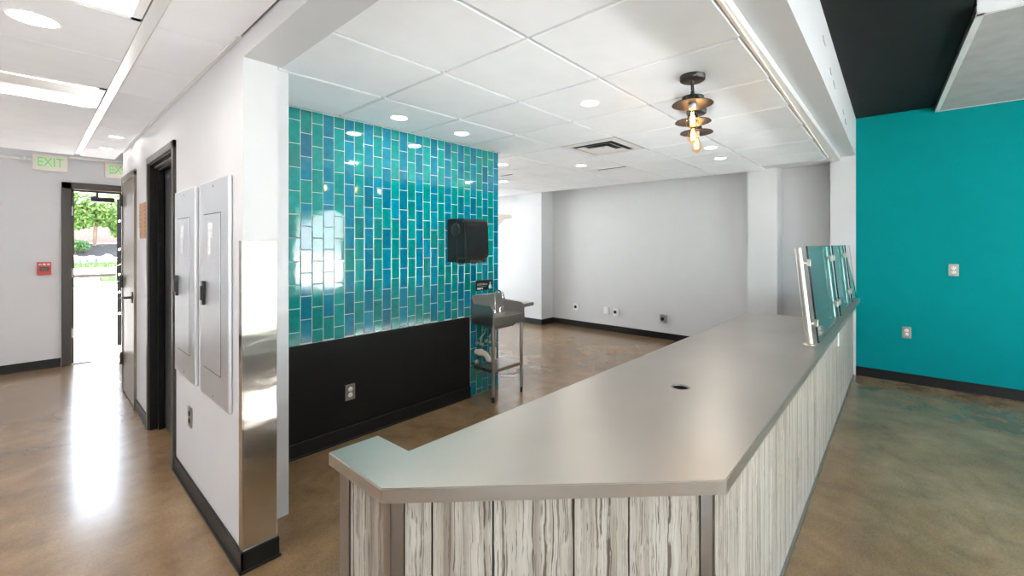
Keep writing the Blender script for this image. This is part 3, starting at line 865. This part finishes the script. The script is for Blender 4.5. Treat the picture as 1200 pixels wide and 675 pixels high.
# basin: rim deck with a sunken bowl
b = MB()
ro, ri = [(-hw + .006, -dp), (hw - .006, -dp), (hw - .006, -0.012), (-hw + .006, -0.012)], [(-hw + .055, -dp + .045), (hw - .055, -dp + .045), (hw - .055, -0.085), (-hw + .055, -0.085)]
rb = [(-hw + .08, -dp + .07), (hw - .08, -dp + .07), (hw - .08, -0.11), (-hw + .08, -0.11)]
vs = [(x, y, 0.778) for x, y in ro] + [(x, y, 0.772) for x, y in ri] + [(x, y, 0.665) for x, y in rb]
fs = []
for k in range(4):
    l = (k + 1) % 4
    fs += [(k, l, 4 + l, 4 + k), (4 + k, 4 + l, 8 + l, 8 + k)]
fs.append((8, 9, 10, 11))
b._add(vs, fs)
b.box((-hw, -dp - 0.004, 0.695), (hw, -dp + 0.002, 0.780), 0.002, 1)
vo = [(x * 1.0, y, 0.70) for x, y in ri] + [(x, y, 0.655) for x, y in rb]
b._add(vo, [(0, 1, 5, 4), (1, 2, 6, 5), (2, 3, 7, 6), (3, 0, 4, 7), (4, 5, 6, 7)])
b.build('basin', M['steel'], t, recalc=False)
b = MB(); b.tube([(hw - 0.16, -0.05, 0.302), (hw - 0.16, -0.05, 0.70)], 0.014, 12); b.lathe([(0.022, 0), (0.022, 0.012), (0.014, 0.016)], (hw - 0.16, -0.05, 0.302), 14); b.build('rear_post', M['steel'], t)
for sx in (-1, 1):
    for yy in (-dp + 0.022,):
        b = MB(); x = sx * (hw - 0.022); b.tube([(x, yy, 0.05), (x, yy, 0.70)], 0.0165, 14); lg = b.build('leg', M['steel'], t)
        b = MB(); b.tube([(x, yy, 0.0), (x, yy, 0.012), (x, yy, 0.055)], [0.016, 0.013, 0.013], 12); b.build('foot', M['black_plastic'], lg)
b = MB(); b.box((-hw + .012, -dp + 0.012, 0.292), (hw - .012, -0.02, 0.300)); b.box((-hw + .012, -dp + 0.008, 0.270), (hw - .012, -dp + 0.014, 0.302), 0.002, 1); b.box((-hw + .010, -dp + 0.012, 0.270), (-hw + .014, -0.02, 0.302))
b.build('undershelf', M['steel'], t)
fx = 0.045
b = MB(); b.lathe([(0.016, 0), (0.014, 0.02), (0.011, 0.03)], (fx, -0.05, 0.775), 14)
b.tube([(fx, -0.05, 0.79), (fx, -0.05, 0.95)] + [(fx + 0.0, -0.05 - 0.055 + 0.055 * math.cos(a), 0.95 + 0.05 * math.sin(a)) for a in (0.5, 1.0, 1.57, 2.1, 2.6, 3.14)] + [(fx, -0.16, 0.925)], 0.010, 12); fc = b.build('faucet', M['chrome'], t)
for s in (-1, 1):
    b = MB(); b.lathe([(0.017, 0), (0.015, 0.035), (0.008, 0.045), (0, 0.046)], (fx + s * 0.075, -0.045, 0.775), 14); b.tube([(fx + s * 0.075, -0.045, 0.815), (fx + s * 0.13, -0.055, 0.825)], 0.006, 8); b.build('tap_handle', M['chrome'], fc)
b = MB()
b.tube([(-0.075, -0.15, 0.66), (-0.075, -0.15, 0.57)], 0.018, 12)
b.tube([(-0.075, -0.15, 0.60), (-0.075, -0.15, 0.45)], 0.013, 10); b.build('tailpiece', M['chrome'], t)
b = MB()
b.tube([(-0.075, -0.15, 0.47), (-0.075, -0.15, 0.40), (-0.070, -0.148, 0.365), (-0.085, -0.14, 0.345), (-0.11, -0.125, 0.355), (-0.125, -0.115, 0.39), (-0.14, -0.10, 0.415), (-0.155, -0.075, 0.42), (-0.16, -0.004, 0.42)], 0.026, 14)
for p, q in (((-0.075, -0.15, 0.425), (-0.075, -0.15, 0.465)), ((-0.152, -0.08, 0.42), (-0.157, -0.05, 0.42))): b.tube([p, q], 0.033, 14)
b.build('drain_trap', M['pvc'], t)
for k, (x, zt) in enumerate(((-0.15, 0.545), (-0.03, 0.545))):
    b = MB(); b.tube([(x, -0.004, 0.50 - 0.0 * k), (x, -0.055, 0.50), (x, -0.06, 0.56), (x + 0.05, -0.06, 0.60), (x + 0.08, -0.05, 0.665)], 0.007, 8); b.lathe([(0.020, 0), (0.020, 0.005), (0, 0.006)], n=14, mtx=Matrix.Translation((x, -0.003, 0.50)) @ Matrix.Rotation(PI / 2, 4, 'X'))
    b.tube([(x - 0.015, -0.06, 0.50), (x + 0.02, -0.075, 0.50)], 0.012, 8)
    b.build('supply_valve', M['nickel'], t)
b = MB(); b.tube([(-0.19, -0.004, 0.335), (-0.19, -0.05, 0.335)], 0.014, 10); b.lathe([(0.022, 0), (0.022, 0.006), (0, 0.008)], n=14, mtx=Matrix.Translation((-0.19, -0.05, 0.335)) @ Matrix.Rotation(PI / 2, 4, 'X')); b.build('cleanout', M['nickel'], t)

# ledge and shelf of the back hall, seen past the end of the tile wall
t = thing('steel_ledge', 'stainless steel wall ledge jutting past the tile wall behind the sink', 'ledge', (3.1075, 3.40, 0.76))
b = MB(); b.box((0.006, -0.22, 0.0), (0.610, 1.4, 0.040), 0.005, 2); b.build('top', M['steel'], t)
for y in (0.12, 1.1):
    b = MB(); b.prism([(0, 0), (0.40, 0), (0.40, -0.02), (0.02, -0.30), (0, -0.30)], y, y + 0.02, mtx=Matrix.Rotation(PI / 2, 4, 'X') @ Matrix.Diagonal((1, 1, -1, 1))); b.build('bracket', M['steel'], t)
t = thing('wall_shelf', 'short pale shelf on a bracket high beside the end of the tile wall', 'shelf', (3.106, 3.32, 1.74))
b = MB(); b.box((0, -0.10, 0.0), (0.29, 0.85, 0.036), 0.006, 2); b.build('board', M['shelf_wood'], t)
for y in (-0.075, 0.70):
    b = MB(); b.prism([(0, 0), (0.20, 0), (0.20, -0.015), (0.02, -0.18), (0, -0.18)], y, y + 0.03, mtx=Matrix.Rotation(PI / 2, 4, 'X') @ Matrix.Diagonal((1, 1, -1, 1))); b.build('bracket', M['shelf_wood'], t)

# ------------------------------------------------------------------ ceiling fixtures
def downlight(x, y, z, r, label):
    t = thing('recessed_downlight', label, 'ceiling light', (x, y, z), 0, None)
    b = MB(); b.lathe([(r * 0.86, 0.004), (r * 0.86, -0.002), (r * 0.95, -0.004), (r, -0.001), (r, 0.003)], (0, 0, 0), 32); b.build('trim_ring', M['white_plastic'], t)
    b = MB(); b.lathe([(0, -0.0012), (r * 0.87, -0.0012)], (0, 0, 0), 32); b.build('lens', M['lamp'], t)
    return t
def area(name, loc, size, power, col=(1, 0.95, 0.88), shape='DISK', size_y=None, rot=(0, 0, 0), spread=PI):
    l = bpy.data.lights.new(name, 'AREA'); l.shape = shape; l.size = size
    if size_y: l.size_y = size_y
    l.energy = power; l.color = col; l.spread = spread
    o = bpy.data.objects.new(name, l); o.location = loc; o.rotation_euler = rot
    COL.objects.link(o); return o
K_DL = 0.9
dls = [(1.756, 2.804, 0.066, 'recessed downlight over the tile wall, nearest the white wall end'),
       (2.347, 2.805, 0.066, 'recessed downlight over the tile wall, second from the white wall end'),
       (2.385, 1.558, 0.066, 'recessed downlight in the middle of the counter-room ceiling, left of the pendants'),
       (4.219, 2.876, 0.066, 'recessed downlight just beyond the square air diffuser'),
       (4.833, 1.485, 0.066, 'recessed downlight right of the lowest pendant bulb, near the right-hand pier'),
       (4.238, 1.389, 0.066, 'recessed downlight half hidden behind the lowest pendant bulb'),
       (3.580, 3.544, 0.066, 'recessed downlight peeking out at the top right end of the tile wall'),
       (4.560, 4.490, 0.066, 'recessed downlight farthest back, past the end of the tile wall')]
for x, y, r, lb in dls:
    downlight(x, y, CEIL, r, lb)
    area('downlight_lamp', (x, y, CEIL - 0.006), r * 1.7, K_DL)
hls = [(0.012, 2.71, 0.082, 'large recessed downlight in the hall ceiling at upper left'),
       (0.488, 5.16, 0.05, 'small hall downlight above the bronze door, the nearer one'),
       (0.487, 5.86, 0.05, 'small hall downlight above the bronze door, the farther one')]
for x, y, r, lb in hls:
    downlight(x, y, HC, r, lb)
    area('downlight_lamp', (x, y, HC - 0.006), r * 1.7, K_DL * (0.6 if r > .06 else 0.25))

def troffer(y0, y1, label):
    t = thing('light_troffer', label, 'ceiling light', (-0.30, (y0 + y1) / 2, HC), 0, None)
    hx, hy = 0.60, (y1 - y0) / 2 - 0.004
    b = MB()
    for p, q in (((-hx, -hy), (hx, -hy + 0.03)), ((-hx, hy - 0.03), (hx, hy)), ((-hx, -hy), (-hx + 0.03, hy)), ((hx - 0.03, -hy), (hx, hy))):
        b.box((p[0], p[1], -0.002), (q[0], q[1], 0.085))
    b.box((-hx, -hy, 0.085), (hx, hy, 0.10)); b.build('housing', M['white_plastic'], t)
    pr = [(-hy + 0.13, 0.075), (-hy + 0.15, 0.02), (0, 0.004), (hy - 0.15, 0.02), (hy - 0.13, 0.075)]
    b = MB()
    for (ya, za), (yb, zb) in zip(pr, pr[1:]): b.quad((-hx + 0.03, ya, za), (hx - 0.03, ya, za), (hx - 0.03, yb, zb), (-hx + 0.03, yb, zb))
    b.build('centre_baffle', M['white_plastic'], t)
    for s in (-1, 1):
        ya, yb = sorted((s * (hy - 0.035), s * (hy - 0.128)))
        b = MB(); b.box((-hx + 0.032, ya, 0.060), (hx - 0.032, yb, 0.066)); b.build('lamp_lens', M['troffer_lamp'], t)
        area('troffer_lamp', (-0.30, (y0 + y1) / 2 + s * (hy - 0.08), HC + 0.055), 1.1, 1.6, (1, .97, .93), 'RECTANGLE', 0.08)
    return t
troffer(3.61, 4.21, 'long lit ceiling troffer in the hall, above the exit sign side')
troffer(1.81, 2.41, 'lit ceiling troffer cut off by the top edge, left of the white hall wall')

# square four-way air diffuser
t = thing('air_diffuser', 'square four-way air diffuser in the tile ceiling beyond the pendants', 'vent', (3.5907, 2.194, CEIL))
hs = 0.298
b = MB()
for s0, z0, s1, z1 in ((hs, 0.0, 0.225, -0.003), (0.185, -0.010, 0.135, 0.008), (0.110, -0.012, 0.01, 0.006)):
    ring0 = [(-s0, -s0, z0), (s0, -s0, z0), (s0, s0, z0), (-s0, s0, z0)]; ring1 = [(-s1, -s1, z1), (s1, -s1, z1), (s1, s1, z1), (-s1, s1, z1)]
    b._add(ring0 + ring1, [(k, (k + 1) % 4, 4 + (k + 1) % 4, 4 + k) for k in range(4)])
b.build('louver', M['white_plastic'], t)
b = MB()
for a_, c_ in (((-0.24, -0.24), (0.24, 0.24)),): b.box((a_[0], a_[1], 0.010), (c_[0], c_[1], 0.014))
b.build('duct_opening', M['black_metal'], t)
for (x, y, w_, lb) in ((4.60, 2.69, 0.40, 'thin dark slot diffuser in the ceiling near the back wall'), (4.15, 4.035, 0.22, 'thin dark slot diffuser beside the top end of the tile wall')):
    t = thing('slot_diffuser', lb, 'vent', (x, y, CEIL))
    b = MB(); b.box((-0.022, -w_ / 2, -0.004), (0.022, w_ / 2, 0.002), 0.001, 1); b.build('frame', M['white_plastic'], t)
    b = MB(); b.box((-0.014, -w_ / 2 + .008, -0.0055), (0.014, w_ / 2 - .008, -0.003)); b.build('slot', M['black_metal'], t)
b = MB(); b.lathe([(0, -0.012), (0.02, -0.011), (0.035, -0.004), (0.038, 0)], (4.808, 3.035, CEIL), 20); tag(b.build('ceiling_cap', M['white_plastic']), 'small round white cap on the ceiling beyond the slot diffuser', 'ceiling cap')

# pendants
def pendant(loc, label):
    t = thing('pendant_lamp', label, 'pendant lamp', loc, 0, 'pendant lamps over the counter')
    b = MB(); b.lathe([(0, -0.030), (0.058, -0.030), (0.066, -0.024), (0.066, 0.0)], (0, 0, 0), 32); b.build('canopy', M['black_metal'], t)
    b = MB(); b.tube([(0, 0, -0.028), (0, 0, -0.05)], 0.010, 10)
    b.tube([(0.013 * math.sin(a), 0, -0.068 + 0.022 * math.cos(a)) for a in [2 * PI * k / 16 for k in range(17)]], 0.0042, 8)
    b.tube([(0, 0, -0.086), (0, 0, -0.115)], 0.010, 10); b.build('stem', M['black_metal'], t)
    b = MB(); b.lathe([(0, -0.100), (0.018, -0.102), (0.034, -0.112), (0.038, -0.145), (0.044, -0.150)], (0, 0, 0), 28); b.build('socket_cap', M['black_metal'], t)
    b = MB(); b.lathe([(0.030, -0.146), (0.060, -0.149), (0.106, -0.154), (0.109, -0.158), (0.106, -0.158), (0.060, -0.153), (0.026, -0.151)], (0, 0, 0), 40); b.build('disc_shade', M['shade_in'], t)
    b = MB(); b.lathe([(0.0, -0.150), (0.019, -0.150), (0.019, -0.182), (0.015, -0.184), (0, -0.184)], (0, 0, 0), 20); b.build('socket', M['white_plastic'], t)
    b = MB(); b.lathe([(0.0145, -0.180), (0.016, -0.195), (0.029, -0.225), (0.035, -0.250), (0.034, -0.268), (0.023, -0.285), (0.009, -0.293), (0, -0.294)], (0, 0, 0), 24); bl = b.build('bulb', M['bulb_glass'], t)
    b = MB()
    for k in range(6):
        a, a2 = 2 * PI * k / 6, 2 * PI * (k + .5) / 6
        b.tube([(0.005 * math.cos(a), 0.005 * math.sin(a), -0.200), (0.013 * math.cos(a2), 0.013 * math.sin(a2), -0.235), (0.010 * math.cos(a), 0.010 * math.sin(a), -0.268)], 0.0014, 5)
    b.build('filament', M['filament'], bl)
    l = bpy.data.lights.new('bulb_lamp', 'POINT'); l.energy = 0.28; l.color = (1.0, 0.72, 0.42); l.shadow_soft_size = 0.012
    lo = bpy.data.objects.new('bulb_lamp', l); lo.location = (loc[0], loc[1], loc[2] - 0.235); COL.objects.link(lo)
    return t
pendant((2.363, 0.873, CEIL), 'nearest black disc pendant with its round canopy in full view')
pendant((2.707, 0.997, CEIL), 'middle black disc pendant, its canopy partly behind the nearest one')
pendant((2.985, 1.075, CEIL), 'lowest-looking black disc pendant, farthest of the three over the counter')

# ------------------------------------------------------------------ grey duct soffit under the black ceiling
t = thing('duct_soffit', 'grey boxed duct with white edge strips hanging at the top right corner', 'duct', (3.59, -0.30, 2.80))
def sof(x, k): return -0.039 + 0.074 / 2.38 * x + k    # the near side runs slightly off square
b = MB(); b.prism([(0.02, -0.06), (2.36, 0.01), (2.36, -1.9), (0.02, -1.9)], 0.004, 0.05); b.build('underside', M['hvac_panel'], t)
b = MB(); b.prism([(0, -0.039), (2.376, 0.035), (2.376, 0.0), (0, -0.075)], 0.0, 0.055); b.prism([(2.35, 0.03), (2.376, 0.03), (2.376, -1.9), (2.35, -1.9)], 0, 0.05); b.prism([(0, -0.04), (0.026, -0.04), (0.026, -1.9), (0, -1.9)], 0.0, 0.05); b.build('edge_strip', M['white_plastic'], t)
b = MB(); b.prism([(0.004, -0.038), (2.376, 0.036), (2.376, 0.024), (0.004, -0.052)], 0.010, 0.056); b.build('side', M['steel_trim'], t)
b = MB(); b.box((-0.004, -1.9, 0.004), (-0.001, -0.042, 0.38)); b.build('end_face', M['white'], t)
b = MB()
for p, q in (((-0.95, 0.10), (-0.13, 0.125)), ((-0.95, 0.35), (-0.13, 0.375)), ((-0.155, 0.10), (-0.13, 0.375)), ((-0.95, 0.10), (-0.925, 0.375))):
    b.box((-0.016, p[0], p[1]), (-0.004, q[0], q[1]))
for k in range(8): b.box((-0.012, -0.93, 0.14 + k * 0.027), (-0.004, -0.15, 0.148 + k * 0.027))
b.build('air_grille', M['white_plastic'], t)

# ------------------------------------------------------------------ exit wall fittings
def exit_sign(loc, label, w=0.275):
    t = thing('exit_sign', label, 'exit sign', loc, 0, 'exit signs')
    b = MB(); b.box((-w / 2, -0.045, 0), (w / 2, 0, 0.185), 0.006, 2); b.build('housing', M['sign_plastic'], t)
    text_mesh('exit_letters', 'EXIT', 0.150, M['green_text'], t, wall_text_matrix(0.0, -0.0465, 0.094), 0.001, 0.68)
    return t
exit_sign((0.165, EY - 0.01, 2.318), 'exit sign left of the doorway, fully visible under the ceiling edge')
exit_sign((0.757, EY - 0.01, 2.300), 'exit sign above the doorway, cut off by the white hall wall')
t = thing('fire_alarm_pull', 'red fire alarm pull station on the white wall left of the exit', 'fire alarm', (0.118, EY - 0.0005, 1.10))
b = MB(); b.box((-0.055, -0.045, 0), (0.055, 0, 0.148), 0.006, 2); b.build('case', M['red'], t)
b = MB(); b.box((-0.036, -0.050, 0.045), (0.036, -0.044, 0.090), 0.002, 1); b.build('handle_plate', M['black_plastic'], t)
for x in (-0.034, 0.0, 0.034):
    b = MB(); b.box((x - 0.012, -0.0465, 0.112), (x + 0.012, -0.0445, 0.132)); b.build('white_label', M['label_paper'], t)
for z in (0.058, 0.070):
    b = MB(); b.box((-0.026, -0.0505, z), (0.026, -0.0495, z + 0.004)); b.build('grey_line', M['grey_print'], t)
b = MB(); b.tube([(0.32, EY - 0.018, 2.505), (1.55, EY - 0.018, 2.505)], 0.014, 12); tag(b.build('conduit', M['white_plastic']), 'white conduit pipe running along the wall between the exit signs', 'conduit')
b = MB(); b.tube([(-2.9, EY - 0.02, 2.438), (0.02, EY - 0.02, 2.438)], 0.014, 12); b.lathe([(0.022, -0.02), (0.022, 0.02)], (-0.03, EY - 0.02, 2.438), 12); tag(b.build('conduit', M['white_plastic']), 'white conduit pipe running left of the fully visible exit sign', 'conduit')

# ------------------------------------------------------------------ outdoors
b = MB(); b.box((-60, -60, -0.14), (60, 90, -0.125)); struct(b.build('ground', M['asphalt']))
b = MB(); b.box((-8, EY + 0.14, -0.125), (14, 22.8, -0.10)); struct(b.build('paving', M['asphalt']))
b = MB(); b.box((-8, 22.8, -0.125), (14, 23.1, 0.02), 0.03, 2); struct(b.build('curb', M['walk']))
b = MB(); b.box((-8, 23.1, -0.125), (14, 28.5, -0.09)); struct(b.build('street', M['walk']))
b = MB(); b.box((-8, 28.5, -0.125), (14, 28.9, 0.06), 0.03, 2); struct(b.build('curb', M['soil']))
b = MB(); b.box((-8, 28.9, -0.125), (14, 39.0, -0.06)); struct(b.build('sidewalk', M['asphalt']))
rg = random.Random(21)
def blades(m, x0, x1, y0, y1, n, h, z=0.0):
    for _ in range(n):
        x, y = rg.uniform(x0, x1), rg.uniform(y0, y1); a = rg.uniform(0, PI); w = 0.035
        dx, dy = w * math.cos(a), w * math.sin(a); hh = h * rg.uniform(0.6, 1.2)
        m._add([(x - dx, y - dy, z), (x + dx, y + dy, z), (x + rg.uniform(-.05, .05), y + rg.uniform(-.05, .05), z + hh)], [(0, 1, 2)])
g = MB(); blades(g, 1.0, 6.0, 39.0, 43.2, 6000, 0.22, -0.06); blades(g, 1.95, 3.1, 23.2, 26.0, 2500, 0.16, -0.09)
g.box((-8, 39.0, -0.125), (14, 43.3, -0.05)); g.box((1.9, 23.15, -0.125), (3.6, 26.0, -0.08))
gr = g.build('lawn_grass', M['grass']); gr['kind'] = 'stuff'; tag(gr, 'sunlit grass strips beyond the parking lot outside the exit', 'grass')
b = MB(); b.prism([(43.4, -0.12), (43.45, -0.06), (44.5, -0.04), (45.4, 0.55), (48.0, 1.45), (60, 1.6), (60, -0.12)], -10, 18, mtx=Matrix(((0, 0, 1, 0), (1, 0, 0, 0), (0, 1, 0, 0), (0, 0, 0, 1)))); struct(b.build('soil_bank', M['soil']))
def rock(x, y, z, sc, label):
    tb = bmesh.new(); bmesh.ops.create_icosphere(tb, subdivisions=3, radius=1.0)
    q = rg.uniform(0, 9)
    for v in tb.verts:
        c = v.co
        f = 1 + 0.14 * math.sin(3.1 * c.x + q) * math.cos(2.7 * c.y + q * 2) + 0.08 * math.sin(6 * c.z + 4 * c.x + q)
        v.co = Vector((c.x * sc[0] * f, c.y * sc[1] * f, max(c.z, -0.5) * sc[2] * f))
    m = MB(); m.merge(tb, Matrix.Translation((x, y, z)))
    return tag(m.build('boulder', M['boulder']), label, 'boulder', 'boulders across the parking lot')
for x, y, sc, lb in ((2.00, 44.0, (0.40, .4, .46), 'pale boulder at the left end of the row seen through the exit'), (2.86, 44.1, (0.34, .4, .42), 'pale boulder second from the left in the row seen through the exit'),
                    (3.66, 43.9, (0.36, .4, .52), 'pale boulder right of centre in the row seen through the exit'), (4.52, 44.0, (0.40, .4, .36), 'low pale boulder at the right end of the row seen through the exit')):
    rock(x, y, 0.20, sc, lb)
def foliage(m, c, r, n, s):
    for _ in range(n):
        while True:
            p = Vector((rg.uniform(-1, 1), rg.uniform(-1, 1), rg.uniform(-1, 1)))
            if 0.25 < p.length < 1: break
        p = Vector((c[0] + p.x * r[0], c[1] + p.y * r[1], c[2] + p.z * r[2]))
        ax = Vector((rg.gauss(0, 1), rg.gauss(0, 1), rg.gauss(0, 1))).normalized(); bx = ax.orthogonal().normalized()
        ss = s * rg.uniform(0.6, 1.3)
        m._add([p - ax * ss, p + bx * ss * 0.45, p + ax * ss, p - bx * ss * 0.45], [(0, 1, 2, 3)])
def tree(x, y, z, h, clumps, label, n=420, s=0.16, group='trees outside'):
    t = thing('tree', label, 'tree', (x, y, z), 0, group)
    b = MB(); b.tube([(0, 0, 0), (0.05, 0.02, h * 0.4), (-0.03, 0, h * 0.75), (0.02, 0, h)], [0.12, 0.10, 0.07, 0.03], 8)
    for a in (0.5, 2.4, 4.2): b.tube([(0, 0, h * 0.5), (math.cos(a) * 0.9, math.sin(a) * 0.9, h * 0.85)], [0.05, 0.02], 6)
    b.build('trunk', M['bark'], t)
    m = MB()
    for c, r in clumps: foliage(m, c, r, n, s)
    m.build('crown', M['leaf'], t, recalc=False)
    return t
tree(3.3, 47.6, 1.3, 3.6, [((-1.2, 0, 2.0), (1.4, 1.0, .8)), ((0.9, 0.2, 2.3), (1.5, 1.0, .9)), ((-.2, -.2, 3.2), (1.9, 1, 1.0)), ((1.6, 0, 1.3), (.7, .6, .7)), ((-1.2, 0, 3.6), (1.4, 1, .9))], 'bright green leafy tree seen through the exit, in front of the brick house', 900, 0.22)
tree(6.0, 52.0, 1.5, 4.0, [((0, 0, 2.6), (1.6, 1, 1.1)), ((-1.2, 0, 3.4), (1.7, 1, 1.0)), ((-.6, 0, 1.6), (.9, .7, .9))], 'bright green tree farther back at the right of the exit view', 900, 0.22)
t = thing('shrub', 'dark low shrub on the bank behind the boulders', 'shrub', (2.2, 46.1, 0.75))
m = MB(); foliage(m, (0, 0, 0.55), (0.8, .45, .45), 800, 0.13); m.build('foliage', M['leaf_dark'], t, recalc=False)
b = MB(); b.tube([(0, 0, 0), (0.05, 0, 0.4)], 0.05, 6); b.build('stem', M['bark'], t)
t = thing('house', 'pale brick house with a gabled roof behind the trees', 'house', (4.4, 58.0, 1.55))
b = MB(); b.prism([(-3.4, 0), (3.4, 0), (3.4, 2.0), (0, 4.0), (-3.4, 2.0)], -3.0, 0, mtx=Matrix.Rotation(PI / 2, 4, 'X')); b.build('wall', M['brick'], t)
b = MB()
for q in (-1, 1): b.prism([(0, 4.2), (q * 3.8, 1.95), (q * 3.8, 1.80), (0, 4.03)], -3.2, 0.2, mtx=Matrix.Rotation(PI / 2, 4, 'X'))
b.build('roof', M['roof'], t)
tree(4.6, -9.5, -0.12, 2.6, [((0, 0, 2.4), (1.4, 1.2, .9)), ((-1.2, .2, 2.9), (1.2, 1, .8)), ((1.0, 0, 3.1), (1.2, 1, .8))], 'leafy street tree mirrored in the glossy tiles', 350, 0.2)

# ------------------------------------------------------------------ daylight and lamps
w = bpy.data.worlds.new('sky'); SC.world = w; w.use_nodes = True
nt = w.node_tree; bg = nt.nodes['Background']
tc = node(nt, 'ShaderNodeTexCoord'); sp = node(nt, 'ShaderNodeSeparateXYZ')
nt.links.new(tc.outputs['Generated'], sp.inputs[0])
sky = ramp(nt, sp.outputs['Z'], [(0.0, (0.95, 0.97, 1.0)), (0.25, (0.80, 0.90, 1.0)), (1.0, (0.42, 0.62, 0.95))])
nt.links.new(sky, bg.inputs['Color'])
bg.inputs['Strength'].default_value = 4.2
s = bpy.data.lights.new('sun', 'SUN'); s.energy = 42.0; s.angle = 0.02; s.color = (1.0, 0.96, 0.88)
so = bpy.data.objects.new('sun', s); so.rotation_euler = Vector((0.22, -0.26, -1.0)).to_track_quat('-Z', 'Y').to_euler(); COL.objects.link(so)
# portals help the sky through the shop-front windows
for k, (p, q) in enumerate(front_open):
    o = area('window_portal', ((p + q) / 2, -4.0, 1.18), q - p, 1, shape='RECTANGLE', size_y=2.2, rot=(PI / 2, 0, 0)); o.rotation_euler = Vector((0, 1, 0)).to_track_quat('-Z', 'Z').to_euler(); o.data.cycles.is_portal = True
for p, q in left_open:
    o = area('window_portal', (-3.0, (p + q) / 2, 1.18), q - p, 1, shape='RECTANGLE', size_y=2.2); o.rotation_euler = Vector((1, 0, 0)).to_track_quat('-Z', 'Z').to_euler(); o.data.cycles.is_portal = True
for p, q in back_open:
    o = area('window_portal', ((p + q) / 2, EY, 1.18), q - p, 1, shape='RECTANGLE', size_y=2.2); o.rotation_euler = Vector((0, -1, 0)).to_track_quat('-Z', 'Z').to_euler(); o.data.cycles.is_portal = True
o = area('window_portal', (0.785, EY + 0.15, 1.06), 0.9, 1, shape='RECTANGLE', size_y=2.1); o.rotation_euler = Vector((0, -1, 0)).to_track_quat('-Z', 'Z').to_euler(); o.data.cycles.is_portal = True
# unseen strips added to brighten the ceilings: behind the counter, on the left hall wall
def fill_strip(x0, y0, x1, y1, z, power, label, lip=0.0):
    cx_, cy_ = (x0 + x1) / 2, (y0 + y1) / 2; ln = math.hypot(x1 - x0, y1 - y0); rz = math.atan2(y1 - y0, x1 - x0)
    t = thing('fill_uplight_strip', label, 'added fill light', (cx_, cy_, z), rz, None)
    b = MB(); b.box((-ln / 2, -0.035, -0.03), (ln / 2, 0.035, -0.006), 0.003, 1); b.box((-ln / 2, -0.035, -0.03), (ln / 2, -0.031, lip)); b.box((-ln / 2, 0.031, -0.03), (ln / 2, 0.035, lip)); b.build('housing', M['white_plastic'], t)
    b = MB(); b.box((-ln / 2 + .01, -0.029, -0.006), (ln / 2 - .01, 0.029, -0.003)); b.build('diffuser', M['troffer_lamp'], t)
    o = area('fill_uplight', (cx_, cy_, z + 0.001), ln - .04, power, (0.97, 0.985, 1.0), 'RECTANGLE', 0.05, (PI, 0, rz))
    return t
fill_strip(0.90, 1.155, 2.20, 1.14, 0.30, 3.1, 'added unseen fill light strip along the cook side of the counter, near end', 0.02)
fill_strip(2.60, 1.125, 3.90, 1.11, 0.30, 4.1, 'added unseen fill light strip along the cook side of the counter, far end', 0.02)
fill_strip(-2.955, 1.0, -2.955, 3.4, 1.0, 15, 'added unseen fill light strip on the left hall wall opposite the electrical panels')
fill_strip(-2.955, 3.9, -2.955, 6.3, 1.0, 24, 'added unseen fill light strip on the left hall wall nearest the exit')
# fill lamps without fixtures, added behind the camera, in the hall and back hall
for x in (-1.8, 0.2, 2.2, 4.4):
    for y in (-1.2, -2.8):
        area('front_fill_lamp', (x, y, H - 0.115), 0.5, 3, (1, 0.98, 0.95), 'RECTANGLE', 0.5)
for x, y in ((-1.7, 1.4), (-1.7, 3.4), (-1.7, 5.4), (-0.9, 5.0)):
    area('hall_fill_lamp', (x, y, HC - 0.008), 0.4, 1.2, (1, 0.98, 0.95), 'RECTANGLE', 0.4)  # unseen, added to lift the hall ceiling and exit wall
for x, y in ((4.0, 5.8), (5.3, 3.9), (5.3, 5.9), (3.9, 7.0)):
    area('back_hall_fill_lamp', (x, y, CEIL - 0.008), 0.3, 1.5, (1, 0.98, 0.95), 'RECTANGLE', 0.3)  # unseen fill added to brighten the back area
SC.view_settings.exposure = 1.42
